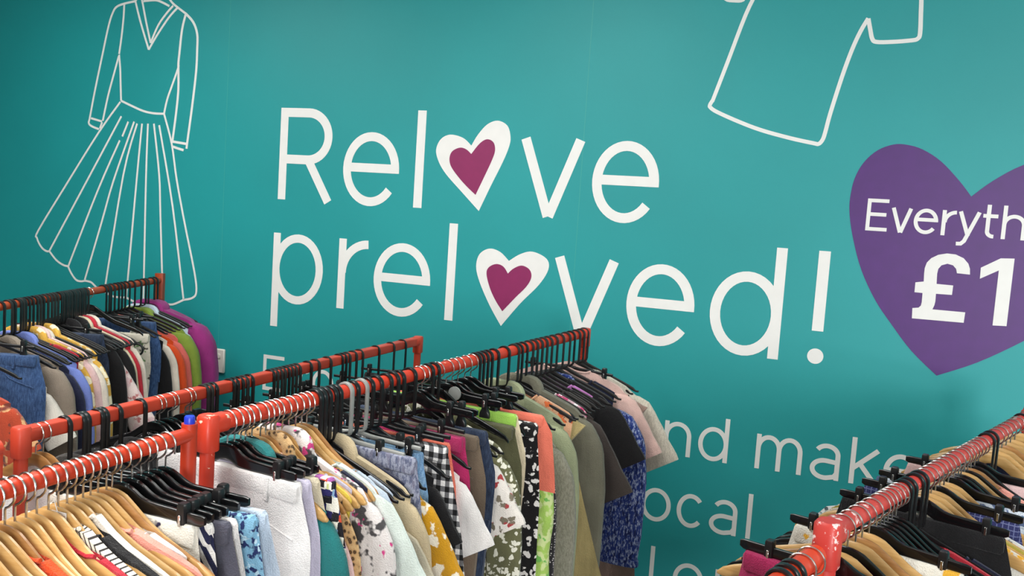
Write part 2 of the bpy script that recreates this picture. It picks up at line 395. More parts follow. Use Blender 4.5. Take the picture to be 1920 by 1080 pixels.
def glyph(ch, x0, x1, zb, zx, wd, asc=None, desc=None):
    """strokes of one sans letter: outer box x0..x1, baseline zb, x-height zx"""
    S = []; h = wd / 2; xm = (x0 + x1) / 2; zm = (zb + zx) / 2
    rx = (x1 - x0) / 2 - h; rz = (zx - zb) / 2 - h
    if ch == 'e':
        bz = zm + 0.004
        S.append([(x0 + h * 1.2, bz), (x1 - h * 0.2, bz)])
        S.append([(x1 - h, bz - h)] + ell(xm, zm, rx, rz, 4, 322, 40))
    elif ch == 'o': S.append((ell(xm, zm, rx, rz, 0, 360, 40)[:-1], True))
    elif ch == 'c': S.append(ell(xm, zm, rx, rz, 42, 318, 34))
    elif ch == 'l': S.append([(xm, zb), (xm, asc)])
    elif ch == 'v': S.append([(x0 + h, zx), (xm - h * 0.1, zb)]); S.append([(x1 - h, zx), (xm + h * 0.1, zb)])
    elif ch == 'd':
        S.append((ell(xm, zm, rx, rz, 0, 360, 40)[:-1], True)); S.append([(x1 - h, zb), (x1 - h, asc)])
    elif ch == 'p':
        S.append((ell(xm, zm, rx, rz, 0, 360, 40)[:-1], True)); S.append([(x0 + h, desc), (x0 + h, zx)])
    elif ch == 'r':
        S.append([(x0 + h, zb), (x0 + h, zx)])
        S.append(ell(x1 + 0.002, zb + (zx - zb) * 0.52, x1 - x0 - h, (zx - zb) * 0.48 - h, 180, 90, 14))
    elif ch in 'nhu':
        r = (zx - zb) * 0.42
        if ch == 'u':
            S.append([(x0 + h, zx)] + ell(xm, zb + r, rx, r - h, 180, 360, 20) + [(x1 - h, zx)]); S.append([(x1 - h, zb), (x1 - h, zx)])
        else:
            S.append([(x0 + h, zb), (x0 + h, asc if ch == 'h' else zx)])
            S.append([(x1 - h, zb)] + ell(xm, zx - r, rx, r - h, 0, 180, 20))
    elif ch == 'm':
        r = (zx - zb) * 0.4; q = (x1 - x0 - wd) / 4
        S.append([(x0 + h, zb), (x0 + h, zx)])
        S.append([(xm, zb)] + ell(x0 + h + q, zx - r, q, r - h, 0, 180, 16))
        S.append([(x1 - h, zb)] + ell(xm + q, zx - r, q, r - h, 0, 180, 16))
    elif ch == 'a':
        H = zx - zb; r = H * 0.32; xr = x1 - h
        S.append([(xr, zb)] + ell(xm + 0.1 * rx, zx - r, xr - (xm + 0.1 * rx), r - h, 0, 150, 18))
        bzt = zb + H * 0.56; bc = zb + H * 0.28
        S.append([(xr, bzt - h)] + ell(xm, bc, rx, H * 0.28 - h * 0.6, 80, 280, 20) + [(xr - 0.2 * rx, zb + h * 1.5), (xr, zb + H * 0.2)])
    elif ch == 'k':
        S.append([(x0 + h, zb), (x0 + h, asc)]); S.append([(x1 - h * 0.6, zx), (x0 + h, zb + (zx - zb) * 0.42)])
        S.append([(x0 + (x1 - x0) * 0.32, zb + (zx - zb) * 0.6), (x1, zb)])
    elif ch == 'R':
        zc = zx; xs_ = x0 + h; zj = zb + (zc - zb) * 0.445
        bw = (x1 - x0) * 0.96
        r = (zc - zj) / 2 - h * 0.5
        top = zc - h
        S.append([(xs_, zb), (xs_, zc)])
        S.append([(xs_, top)] + ell(x0 + bw - r - h, (top + zj) / 2, r, (top - zj) / 2, 90, -90, 24) + [(xs_, zj)])
        S.append([(x0 + bw * 0.56, zj), (x1 - h, zb)])
    elif ch == 'E':
        S.append([(x0 + h, zb), (x0 + h, zx)])
        for z in (zb + h, zm + h * 0.3, zx - h): S.append([(x0 + h, z), (x1 - (0.004 if z < zx - wd and z > zb + wd else 0), z)])
    elif ch == 't':
        S.append([(xm - h, asc), (xm - h, zb + wd * 1.8)] + ell(xm - h + wd * 1.5, zb + wd * 1.8, wd * 1.5, wd * 1.3, 180, 275, 8)); S.append([(x0, zx - h), (x1, zx - h)])
    elif ch == 'y':
        S.append([(x0 + h, zx), (xm, zb + wd * 0.2)]); S.append([(x1 - h, zx), (xm - (x1 - xm) * 0.28, desc + wd * 1.3), (x0 + (xm - x0) * 0.45, desc + h * 1.1), (x0 + h * 0.2, desc + h)])
    elif ch == 'i': S.append([(xm, zb), (xm, zx)]); S.append((ell(xm, asc - h, h * 0.6, h * 0.6, 0, 360, 8)[:-1], True))
    elif ch == 'g':
        S.append((ell(xm, zm, rx, rz, 0, 360, 32)[:-1], True)); S.append([(x1 - h, zx)] + ell(xm, zb - (zx - zb) * 0.1, rx, (zx - zb) * 0.3, 0, -150, 18))
    return S
def letter(parent, ch, x0, x1, zb, zx, wd, asc=None, desc=None, y=YW):
    mb = MB()
    for i, s in enumerate(glyph(ch, x0, x1, zb, zx, wd, asc, desc)):
        yy = y - 0.00012 * i
        if isinstance(s, tuple): ribbon(mb, s[0], wd, True, yy)
        else: ribbon(mb, s, wd, False, yy)
    ox = parent.location.x; oz = parent.location.z
    mb.v = [(a * SCL - ox, b - WALL_Y, 1.75 + (c - 1.75) * SCL - oz) for a, b, c in mb.v]
    return link('letter', mb.mesh('letter', WHITE, smooth=False), parent)
def decal(name, x, z, label, cat): return empty(name, (x * SCL, WALL_Y, 1.75 + (z - 1.75) * SCL), 0, label, cat)
def shape(parent, name, mb, mat):
    ox = parent.location.x; oz = parent.location.z
    mb.v = [(a * SCL - ox, b - WALL_Y, 1.75 + (c - 1.75) * SCL - oz) for a, b, c in mb.v]
    return link(name, mb.mesh(name, mat, smooth=False), parent)
def c1(x, y): return on_wall(1560 + x / 2.348, 260 + y / 2.348)
def c3(x, y): return on_wall(500 + x / 2.526, 180 + y / 2.526)
def c4(x, y): return on_wall(490 + x / 1.7297, 410 + y / 1.7297)
def closed_curve(f, pts, corners):
    """smooth closed outline with sharp corners at the listed indices"""
    P = [f(*p) for p in pts]; n = len(P); out = []
    cs = sorted(corners)
    for a, b in zip(cs, cs[1:] + [cs[0] + n]):
        seg = [P[i % n] for i in range(a, b + 1)]
        out += [tuple(q) for q in crom([Vector(s) for s in seg], 5)][:-1]
    return out

SL = decal('wall_slogan', -1.25, 1.4, 'large white wall slogan Relove with a magenta heart for its o', 'wall lettering')
W1 = 0.0290
letter(SL, 'R', -1.768, -1.561, 1.736, 2.034, W1)
letter(SL, 'e', -1.524, -1.323, 1.733, 1.965, W1 * 0.96)
letter(SL, 'l', -1.268, -1.238, 1.738, 1.9, W1, asc=2.036)
letter(SL, 'v', -0.924, -0.727, 1.738, 1.963, W1)
letter(SL, 'e', -0.699, -0.506, 1.734, 1.965, W1 * 0.96)
def heart(parent, f, outer, notch_tip, inner, nt2):
    mb = MB(); fill(mb, closed_curve(f, outer, notch_tip)); h = shape(parent, 'heart', mb, WHITE)
    mb = MB(); fill(mb, closed_curve(f, inner, nt2), y=YW - 0.0012)
    o = shape(parent, 'heart_centre', mb, MAGENTA); o.parent = h; o['label'] = 'magenta heart centre'
heart(SL, c3, [(970, 235), (930, 198), (870, 183), (825, 205), (803, 255), (815, 310), (850, 370), (920, 450), (1005, 545), (1060, 430), (1120, 310), (1150, 235), (1155, 190), (1140, 140), (1095, 117), (1045, 135), (1000, 185)], [0, 8],
      [(970, 275), (945, 252), (915, 245), (880, 262), (867, 295), (875, 335), (910, 385), (950, 430), (990, 468), (1030, 385), (1065, 310), (1082, 260), (1075, 220), (1045, 205), (1010, 225)], [0, 8])
SP = decal('wall_slogan', -1.0, 1.3, 'large white wall slogan preloved! below the word Relove', 'wall lettering')
letter(SP, 'p', -1.777, -1.582, 1.394, 1.625, W1 * 0.93, desc=1.313)
letter(SP, 'r', -1.525, -1.420, 1.398, 1.624, W1 * 0.93)
letter(SP, 'e', -1.393, -1.194, 1.394, 1.625, W1 * 0.93)
letter(SP, 'l', -1.139, -1.111, 1.4, 1.6, W1 * 0.96, asc=1.698)
letter(SP, 'v', -0.795, -0.602, 1.398, 1.624, W1)
letter(SP, 'e', -0.572, -0.380, 1.396, 1.627, W1 * 0.96)
letter(SP, 'd', -0.337, -0.147, 1.397, 1.627, W1 * 0.96, asc=1.697)
mb = MB(); ribbon(mb, [(-0.0535, 1.485), (-0.0535, 1.697)], W1); fill(mb, ell(-0.053, 1.418, 0.0205, 0.0205, 0, 360, 28)[:-1]); shape(SP, 'exclamation_mark', mb, WHITE)
heart(SP, c4, [(803, 137), (775, 108), (740, 97), (708, 115), (697, 155), (708, 205), (740, 280), (777, 348), (840, 275), (900, 215), (931, 165), (925, 130), (880, 107), (840, 115)], [0, 7],
      [(800, 178), (785, 155), (762, 147), (738, 158), (731, 180), (742, 225), (760, 265), (782, 300), (825, 255), (860, 220), (876, 190), (870, 165), (845, 152), (818, 162)], [0, 7])

PA = decal('wall_text', -0.9, 0.7, 'thin white wall text with nd make and ocal in smaller letters near the floor', 'wall lettering')
W3 = 0.0122
for ch, a, b in (('E', -1.798, -1.715), ('c', -1.656, -1.612), ('o', -1.604, -1.522), ('a', -0.537, -0.462), ('n', -0.434, -0.358), ('d', -0.338, -0.256), ('m', -0.182, -0.061), ('a', -0.040, 0.034), ('k', 0.059, 0.128), ('e', 0.140, 0.222)):
    letter(PA, ch, a, b, 1.093, 1.213 if ch == 'E' else 1.189, W3, asc=1.217)
for ch, a, b in (('l', -0.521, -0.509), ('o', -0.484, -0.399), ('c', -0.382, -0.304), ('a', -0.290, -0.215), ('l', -0.189, -0.177)):
    letter(PA, ch, a, b, 0.893, 0.990, W3, asc=1.019)
for ch, a, b in (('l', -0.445, -0.433), ('o', -0.377, -0.291), ('u', -0.260, -0.184)):
    letter(PA, ch, a, b, 0.694, 0.790, W3, asc=0.820)

HE = decal('heart_sticker', 0.25, 1.4, 'huge purple heart on the wall with white price lettering', 'wall sticker')
lft = [c1(*p) for p in [(613, 255), (560, 185), (480, 100), (400, 48), (330, 27), (270, 26), (200, 52), (140, 105), (100, 175), (80, 260), (78, 340), (95, 450), (130, 580), (190, 710), (260, 815), (350, 935), (460, 1043)]]
rgt = [c1(460, 1043), c1(640, 985), c1(845, 890), (0.520, 1.590), (0.605, 1.700), (0.640, 1.815), (0.610, 1.915), (0.545, 1.968), (0.470, 1.973), c1(845, 115), c1(710, 185), c1(613, 255)]
outl = [tuple(q) for q in crom([Vector(p) for p in lft], 4)][:-1] + [tuple(q) for q in crom([Vector(p) for p in rgt], 4)][:-1]
mb = MB(); fill(mb, outl); shape(HE, 'heart', mb, PURPLE)
YH = YW - 0.0014
W4 = 0.0092
for ch, a, b, top in (('E', 0.038, 0.089, 1.840), ('v', 0.096, 0.146, 1.820), ('e', 0.150, 0.206, 1.822), ('r', 0.214, 0.244, 1.821), ('y', 0.250, 0.301, 1.820), ('t', 0.305, 0.338, 1.817), ('h', 0.348, 0.400, 1.819), ('i', 0.416, 0.425, 1.819), ('n', 0.441, 0.491, 1.819), ('g', 0.502, 0.556, 1.819)):
    letter(HE, ch, a, b, 1.758, top, W4, asc=1.840, desc=1.735, y=YH)
def cq(x, y): return on_wall(1700 + x / 6.75, 470 + y / 6.75)
mb = MB()
fill(mb, [cq(*p) for p in [(635, 285), (800, 303), (800, 230), (780, 165), (720, 95), (620, 48), (510, 35), (400, 52), (310, 95), (255, 150), (228, 220), (220, 290), (215, 390), (110, 400), (98, 525), (200, 535), (190, 650), (178, 695), (150, 720), (72, 725), (65, 855), (720, 912), (740, 780), (325, 742), (350, 690), (362, 640), (370, 545), (572, 560), (588, 440), (378, 420), (385, 290), (400, 230), (440, 185), (515, 165), (585, 185), (625, 230)]], y=YH)
shape(HE, 'pound_sign', mb, WHITE)
mb = MB(); fill(mb, [cq(*p) for p in [(1190, 97), (1365, 100), (1262, 955), (1085, 945), (1165, 250), (925, 355), (938, 215)]], y=YH)
shape(HE, 'numeral', mb, WHITE)

def drawing(dec, name, f, strokes, wd):
    mb = MB()
    for i, s in enumerate(strokes):
        ribbon(mb, [tuple(q) for q in crom([Vector(f(*p)) for p in s], 4)], wd, False, YW - 0.00008 * (i % 9))
    return shape(dec, name, mb, WHITE)
DR = decal('dress_drawing', -2.3, 1.3, 'white line drawing of a long-sleeved pleated dress on the wall', 'wall drawing')
fa = lambda x, y: on_wall(150 + x / 3.6, y / 3.6)
fb = lambda x, y: on_wall(50 + x / 2.7, 180 + y / 2.7)
drawing(DR, 'bodice', fa, [[(278, 680), (350, 715), (430, 750), (500, 765), (568, 768)], [(265, 370), (272, 460), (275, 560), (278, 680)], [(568, 768), (590, 670), (625, 570), (660, 470), (668, 440)],
    [(375, 8), (410, 150), (465, 335)], [(465, 335), (520, 240), (600, 120), (660, 52)], [(420, 0), (450, 160), (478, 290)], [(478, 290), (530, 170), (590, 85), (630, 40)], [(430, 8), (510, 2), (560, 18), (605, 42)],
    [(375, 10), (398, -22), (420, 0)], [(595, -20), (625, 20), (660, 50), (715, 92)]], 0.0075)
drawing(DR, 'sleeve', fa, [[(375, 8), (300, 25), (250, 45), (225, 80), (195, 170), (150, 380), (100, 620), (68, 790), (60, 830), (80, 852), (128, 872)], [(75, 798), (150, 820)], [(150, 825), (135, 868)], [(300, 25), (295, 120), (280, 260), (265, 365)], [(263, 380), (230, 500), (190, 650), (155, 815)]], 0.0075)
drawing(DR, 'sleeve', fa, [[(715, 92), (765, 150), (792, 230), (792, 330), (785, 480), (760, 700), (725, 960), (720, 1004)], [(715, 95), (690, 200), (672, 360), (665, 440), (665, 600), (650, 760), (625, 950)], [(622, 955), (722, 972)], [(628, 990), (665, 1003), (700, 1014)]], 0.0085)
drawing(DR, 'skirt', fb, [[(475, 30), (365, 185), (200, 450), (60, 680), (53, 720), (75, 765), (100, 785), (115, 785)], [(115, 785), (150, 830), (185, 855), (212, 862)], [(210, 862), (225, 895), (250, 930), (275, 938), (295, 935)], [(295, 935), (325, 942), (345, 960), (370, 985), (395, 990)],
    [(395, 990), (440, 1015), (505, 1020)], [(505, 1020), (550, 1042), (592, 1040)], [(592, 1040), (640, 1056), (692, 1050)], [(692, 1050), (740, 1055), (795, 1032)], [(795, 1032), (840, 1022), (860, 990), (850, 890), (800, 640), (760, 420), (735, 240), (695, 85)],
    [(480, 103), (300, 440), (115, 785)], [(515, 130), (485, 205)], [(472, 225), (360, 480), (212, 860)], [(545, 130), (440, 430), (380, 640), (295, 930)], [(560, 140), (490, 400), (395, 985)], [(585, 140), (560, 400), (505, 1015)], [(615, 140), (605, 420), (592, 1040)], [(645, 140), (672, 400), (678, 600), (691, 1050)], [(672, 148), (740, 560), (795, 1030)]], 0.0072)
TS = decal('shirt_drawing', -0.1, 2.1, 'white line drawing of a boxy T-shirt on the wall above the hearts', 'wall drawing')
ft = lambda x, y: on_wall(1310 + x / 3.725, y / 3.725)
drawing(TS, 'outline', ft, [[(420, -80), (330, 100), (200, 440), (95, 710)], [(95, 705), (78, 735), (84, 752), (130, 783), (280, 850), (440, 910), (640, 965), (800, 1000), (838, 1005), (866, 975), (885, 920), (920, 790), (1000, 540), (1070, 350), (1130, 220), (1185, 128)],
    [(1185, 130), (1200, 215), (1212, 270), (1240, 293), (1350, 293), (1490, 282), (1530, 270), (1546, 235), (1552, 100), (1555, -60), (1540, -220), (1400, -420), (1150, -500)],
    [(1150, -500), (980, -410), (820, -570)], [(820, -570), (560, -560), (300, -330), (170, -70), (190, -8), (250, 4), (310, -2), (345, -60), (420, -80)]], 0.0102)

# socket on the wall
sx, sz = -1.995 * SCL, 1.75 - 0.58 * SCL
so = empty('wall_socket', (sx, WALL_Y, sz), 0, 'white square electric socket on the teal wall beside the purple jacket', 'socket')
link('faceplate', MB().bbox(-.057, .057, -.014, .001, -.057, .057, .004).mesh('faceplate', SOCKW), so)
mb = MB()
for a, b, c, d in ((-.003, .003, .002, .012), (-.014, -.006, -.016, -.011), (.006, .014, -.016, -.011)): mb.box(a * 1.3, b * 1.3, -.0155, -.0135, c * 1.3, d * 1.3)
link('socket_slots', mb.mesh('socket_slots', DARK), so)
link('switch', MB().bbox(.022, .038, -.019, -.0135, .012, .034, .002).mesh('socket_switch', SOCKW), so)

# ------------------------------------------------------------------ clothes racks
class Rail:
    def __init__(s, a, b, r): s.a = sc3(a); s.b = sc3(b); s.r = r * SCL; s.d = (s.b - s.a).normalized()
    def at_px(s, px):                     # point on the rail seen at photo column px (used only to read positions off)
        lo, hi = -0.6, 1.3; L = s.b - s.a
        for _ in range(50):
            m = (lo + hi) / 2
            if px_of(s.a + L * m) < px: lo = m
            else: hi = m
        return s.a + L * lo
    def yaw(s): return math.atan2(s.d.y, s.d.x) - PI / 2
RB = Rail((-0.745, 0.905, 1.45), (-0.604, 2.155, 1.45), 0.0114)
RC = Rail((-1.118, 0.945, 1.37), (-1.094, 2.190, 1.37), 0.0112)
RD = Rail((-0.740, -0.40, 1.45), (-0.733, 0.856, 1.45), 0.0094)
RA = Rail((-1.70, 1.11, 1.45), (-2.069, 2.255, 1.45), 0.0100)
RR = Rail((0.010, 1.100, 1.39), (0.398, 2.125, 1.39), 0.0115)
RE = Rail((-0.35, -0.05, 1.372), (-0.002, 1.066, 1.372), 0.0125)
RF = Rail((-1.145, -0.25, 1.36), (-1.119, 0.905, 1.36), 0.0125)

def rack(name, rail, mat, label, square=False, post_ext=(0.0, 0.0), fit_near=True, fit_far=True, cap=False, plate=False, post_r=None, fitk=1.15):
    r = rail.r; a, b = rail.a, rail.b
    mid = (a + b) / 2; base = Vector((mid.x, mid.y, 0))
    t = empty(name, base, 0, label, 'clothes rack')
    L = lambda p: Vector(p) - base
    pw = 8.0 if square else 2.0
    n = 16
    Z = Vector((0, 0, 1))
    def tb(p, q, rr, power=2.0, up=Z):
        return MB().tube([L(p), L(p + (q - p) * 0.5), L(q)], rr, n, None, up, power)
    link('rail', tb(a - rail.d * r * 0.2, b + rail.d * r * 0.2, r, pw).mesh('rail', mat), t)
    side = Vector((-rail.d.y, rail.d.x, 0))
    pr = post_r or r * 1.12
    for p, ext, fit, sgn in ((a, post_ext[0], fit_near, -1), (b, post_ext[1], fit_far, 1)):
        foot = Vector((p.x, p.y, 0.035))
        if plate and sgn == 1:
            m = MB(); hw = 0.019
            m.tube([L(foot), L(Vector((p.x, p.y, p.z + 0.030)))], hw, 8, 0.014, rail.d, 8.0)
            link('post', m.mesh('post', mat), t)
        else:
            m = tb(foot, Vector((p.x, p.y, p.z + ext - (r * 0.5 if fit else 0))), pr, 2.0, rail.d)
            link('post', m.mesh('post', mat), t)
        if fit:                                             # elbow fitting: sleeve on the post and sleeve on the rail
            m = MB(); fr = max(pr * 1.12, r * fitk)
            m.tube([L(p + Z * (-fr * 2.6)), L(p + Z * (-fr * 2.45)), L(p + Z * (fr * 0.75)), L(p + Z * (fr * 1.0))], [fr * 0.93, fr, fr, fr * 0.82], n, None, rail.d, 3.0)
            m.tube([L(p - rail.d * (sgn * 0.2 * fr)), L(p - rail.d * (sgn * 2.0 * fr)), L(p - rail.d * (sgn * 2.1 * fr))], [fr * 0.97, fr * 0.97, fr * 0.9], n, None, Z, 3.0)
            link('corner_fitting', m.mesh('corner_fitting', mat), t)
        link('base_bar', tb(foot - side * 0.24, foot + side * 0.24, r, pw).mesh('base_bar', mat), t)
        for s_ in (-1, 1):
            q = foot + side * (0.22 * s_)
            link('foot', MB().tube([L(Vector((q.x, q.y, 0.0))), L(Vector((q.x, q.y, 0.03)))], [0.018, 0.012], 12, None, rail.d).mesh('foot', BLACKP), t)
    if cap:
        q = L(b + Z * post_ext[1])
        link('post_cap', MB().tube([q + Z * -0.004, q + Z * 0.0, q + Z * 0.011, q + Z * 0.013], [0.0086, 0.0091, 0.0089, 0.0078], 12, None, rail.d).mesh('post_cap', BLUEC), t, 'bright blue plastic post cap')
    return t
rack('clothes_rack', RB, REDB, 'scuffed red round-rail rack in the middle, its far end below the slogan', post_r=0.0132)
rack('clothes_rack', RC, REDC, 'red square-rail rack behind the middle rack, beside the wall socket', square=True, post_r=0.0135)
rack('clothes_rack', RD, RED, 'orange-red rack at front left with a blue cap on its post', post_ext=(0.016, 0.019), fit_near=False, fit_far=False, cap=True, post_r=0.0132)
rack('clothes_rack', RA, REDA, 'rust-orange rack at far left below the dress drawing', fit_far=False, plate=True)
rack('clothes_rack', RR, REDR, 'glossy red rack at right crowded with steel hooks and wooden hangers', post_r=0.0180, fitk=1.38)
rack('clothes_rack', RE, RED, 'orange-red rack at the bottom right, nearer than the glossy red rack', fit_far=False, post_r=0.0160)
rack('clothes_rack', RF, REDC, 'plain red rack at the left edge, nearer than the square-rail rack', fit_near=False, fit_far=False, post_r=0.0120)

# ------------------------------------------------------------------ hanger kinds (meshes built once, shared by the copies)
def hook_path_metal(r):
    R = r + 0.0055; zc = r - R + 0.002
    pts = [(R * math.cos(math.radians(a)), 0, zc + R * math.sin(math.radians(a))) for a in range(196, -51, -13)]
    pts += [(0.007, 0, zc - R * 0.98), (0.0015, 0, zc - R * 1.12), (0, 0, zc - R * 1.3), (0, 0, -0.056)]
    return pts
def hook_path_plastic(r, w=None, drop=0.095):
    w = r + 0.0035
    zc = r - w + 0.003
    pts = [(-w, 0, zc - 0.016), (-w, 0, zc - 0.005)] + [(w * math.cos(math.radians(a)), 0, zc + w * math.sin(math.radians(a))) for a in range(180, -1, -15)]
    pts += [(w, 0, zc - 0.02), (w, 0, -drop + 0.012), (w * 0.9, 0, -drop + 0.004), (w * 0.6, 0, -drop), (0, 0, -drop - 0.003)]
    return pts
HM = {}
def hmesh(key, fn):
    if key not in HM: HM[key] = fn()
    return HM[key]
def metal_hook(r): return hmesh(('M', r), lambda: MB().tube(hook_path_metal(r), 0.0017, 8).mesh('steel_hook', STEEL))
def plastic_hook(r, mat): return hmesh(('P', r, mat.name), lambda: MB().tube(hook_path_plastic(r), 0.0028, 8, 0.0058, Vector((0, 1, 0)), 4.0).mesh('plastic_hook', mat))
W_TOP = [(0, -.047), (.014, -.0475), (.03, -.053), (.05, -.066), (.075, -.083), (.105, -.098), (.145, -.112), (.185, -.126), (.207, -.137), (.215, -.146)]
W_H = [(0, .026), (.03, .031), (.07, .033), (.11, .031), (.15, .028), (.19, .024), (.207, .018), (.215, .006)]
def shoulder_body(top, hk, t, mat, name, bow=0.010, dz=0.0, power=2.6, half=0.215, n=12):
    loops = []; N = 22
    for i in range(-N, N + 1):
        x = half * math.sin(PI / 2 * i / N * 0.999) if False else half * i / N
        ax = abs(x); zt = lerp_key(top, ax) + dz; h = lerp_key(hk, ax); zc = zt - h / 2
        tt = t * (1.0 if ax < half * 0.93 else 0.75)
        y = -bow * (ax / half) ** 2
        l = []
        for j in range(n):
            a = 2 * PI * (j + .5) / n; c, d = math.cos(a), math.sin(a); e = 2 / power
            l.append((x, y + tt / 2 * math.copysign(abs(c) ** e, c), zc + h / 2 * math.copysign(abs(d) ** e, d)))
        loops.append(l)
    return MB().loft(loops).mesh(name, mat, 50)
K_TOP = [(0, -.093), (.012, -.094), (.03, -.103), (.06, -.114), (.11, -.131), (.16, -.149), (.195, -.163), (.205, -.172)]
K_H = [(0, .014), (.05, .012), (.16, .011), (.195, .012), (.205, .006)]
S_TOP = [(0, -.042), (.014, -.044), (.028, -.050), (.042, -.058), (.056, -.062), (.08, -.063), (.16, -.065), (.166, -.067)]
S_H = [(0, .030), (.03, .032), (.05, .024), (.08, .020), (.16, .018), (.166, .012)]
Q_TOP = [(0, -.093), (.02, -.097), (.04, -.100), (.165, -.104)]
Q_H = [(0, .012), (.04, .010), (.165, .010)]
def clip_mesh(mat):
    m = MB()
    m.tube([(0, 0, .020), (0, 0, .017), (0, 0, .004), (0, 0, -.010)], [.0060, .0078, .0082, .0082], 10, [.007, .0085, .0085, .0080], Vector((0, 1, 0)), 5)
    m.tube([(0, 0, -.010), (0, 0, -.020), (0, 0, -.030), (0, 0, -.040), (0, 0, -.042)], [.0075, .0085, .0135, .0150, .0145], 10, [.0075, .0070, .0065, .0050, .0045], Vector((0, 1, 0)), 5)
    return m.mesh('clip', mat)
def spring_mesh():
    return MB().bbox(-.0024, .0024, -.0104, -.0078, -.014, .003, .0006).mesh('clip_spring', STEEL)

RACKWORD = {}
def make_hanger(kind, pos, yaw, r, label, group=None, tone=None, clip_x=0.13, half=None, sc=1.0):
    names = {'W': 'wooden_hanger', 'V': 'wooden_hanger', 'K': 'plastic_hanger', 'T': 'plastic_hanger', 'N': 'plastic_hanger', 'S': 'clip_hanger', 'Q': 'clip_hanger', 'G': 'clip_hanger'}
    t = empty(names[kind], pos, yaw, label, 'hanger', group)
    if kind in 'WV':
        m = WOOD if kind == 'W' else WOODD
        link('steel_hook', metal_hook(r), t)
        link('body', hmesh(('Wb', kind), lambda: shoulder_body(W_TOP, W_H, 0.0095, m, 'wooden_body')), t)
    elif kind in 'KT':
        m = BLACKV if kind == 'T' else BLACKP
        link('hook', plastic_hook(r, m), t)
        link('body', hmesh(('Kb', kind), lambda: shoulder_body(K_TOP, K_H, 0.0065, m, 'plastic_body', 0.004, power=4)), t)
    elif kind == 'N':                                       # plastic shoulders, steel hook
        link('steel_hook', metal_hook(r), t)
        link('body', hmesh(('Nb',), lambda: shoulder_body(W_TOP, [(0, .024), (.05, .022), (.18, .016), (.215, .008)], 0.007, BLACKG, 'plastic_body', 0.004, power=4)), t)
    elif kind == 'S':
        link('steel_hook', metal_hook(r), t)
        link('bar', hmesh(('Sb',), lambda: shoulder_body(S_TOP, S_H, 0.0075, BLACKG, 'clip_bar', 0.0, power=5, half=.166)), t)
    elif kind in 'QG':
        m = GREYP if kind == 'G' else BLACKP
        link('hook', plastic_hook(r, m), t)
        link('bar', hmesh(('Qb', kind), lambda: shoulder_body(Q_TOP, Q_H, 0.008, m, 'clip_bar', 0.0, power=2.4, half=.165)), t)
    if kind in 'SQG':
        cm = hmesh(('clip', kind), lambda: clip_mesh(BLACKP)); sm = hmesh('spring', spring_mesh)
        for s in (-1, 1):
            c = link('clip', cm, t); c.location = (s * clip_x, 0, -.072 if kind == 'S' else -.108)
            k = link('clip_spring', sm, c)
    return t

# ------------------------------------------------------------------ garments
def sh_line(kind, dz=0.0):
    top = W_TOP if kind in 'WVN' else K_TOP
    return lambda x: lerp_key(top, min(abs(x), 0.213)) + 0.004 - max(0, abs(x) - .2) * 0.5
def panel(sh, hwf, zbot, tf, neck, fold, seed, nx=26, nv=14, xoff=0.0, tpow=3.0):
    """hanging shell: front and back sheets joined at sides and hem, open neckline"""
    rnd = random.Random(seed); ph = [rnd.uniform(0, 6.28) for _ in range(4)]
    fr = rnd.uniform(10, 16); nw, ndf, ndb = neck
    rows = {}
    mb = MB()
    for side in (-1, 1):
        grid = []
        for k in range(nv + 1):
            v = k / nv; row = []
            for i in range(nx + 1):
                u = -1 + 2 * i / nx; hw = hwf(v); x = u * hw; x0 = u * hwf(0)
                zt = sh(x0)
                if nw > 0 and abs(x0) < nw: zt -= (ndf if side < 0 else ndb) * math.cos(PI / 2 * x0 / nw) ** 0.7
                z = zt * (1 - v) + zbot * v + (0.006 * math.sin(u * 5 + ph[3])) * v
                prof = max(0.0, 1 - abs(u) ** tpow) ** 0.5
                a = fold * min(1.0, v * 2.2)
                off = a * (math.sin(fr * 2 * PI * x * 0.42 + ph[0] + z * 1.5) + 0.5 * math.sin(fr * PI * x * 1.7 + ph[1] - z * 2))
                row.append((x + xoff + 0.004 * math.sin(z * 17 + ph[2]) * v, side * tf(v) / 2 * prof + off, z))
            grid.append(row)
        vs = [p for r in grid for p in r]; w_ = nx + 1
        fs = [(k * w_ + i, k * w_ + i + 1, (k + 1) * w_ + i + 1, (k + 1) * w_ + i) for k in range(nv) for i in range(nx)]
        mb.add(vs, fs); rows[side] = grid
    base = (nv + 1) * (nx + 1)
    for i in range(nx):                                   # hem
        a = nv * (nx + 1) + i; mb.f.append((a, a + 1, base + a + 1, base + a))
    nn = nw > 0
    for i in range(nx):                                   # shoulder seam (left open at the neck)
        x0 = (-1 + 2 * (i + .5) / nx) * hwf(0)
        if not nn or abs(x0) > nw: mb.f.append((i, i + 1, base + i + 1, base + i))
    return mb
def sleeve_mesh(side, p0, path, wid, th, seed):
    rnd = random.Random(seed); P = [Vector((side * x, y, z)) for x, y, z in path]
    P = crom(P, 4); n = len(P)
    w2 = [lerp_key([(k / (len(wid) - 1), wv) for k, wv in enumerate(wid)], i / (n - 1)) * (1 + 0.02 * math.sin(i * 1.9 + rnd.uniform(0, .5))) for i in range(n)]
    t2 = [lerp_key([(0, th * .6), (0.12, th), (1, th * 0.95)], i / (n - 1)) * (1 + 0.03 * math.sin(i * 2.3 + rnd.uniform(0, .5))) for i in range(n)]
    return MB().tube(P, w2, 14, t2, Vector((0, 1, 0)), 2.6)

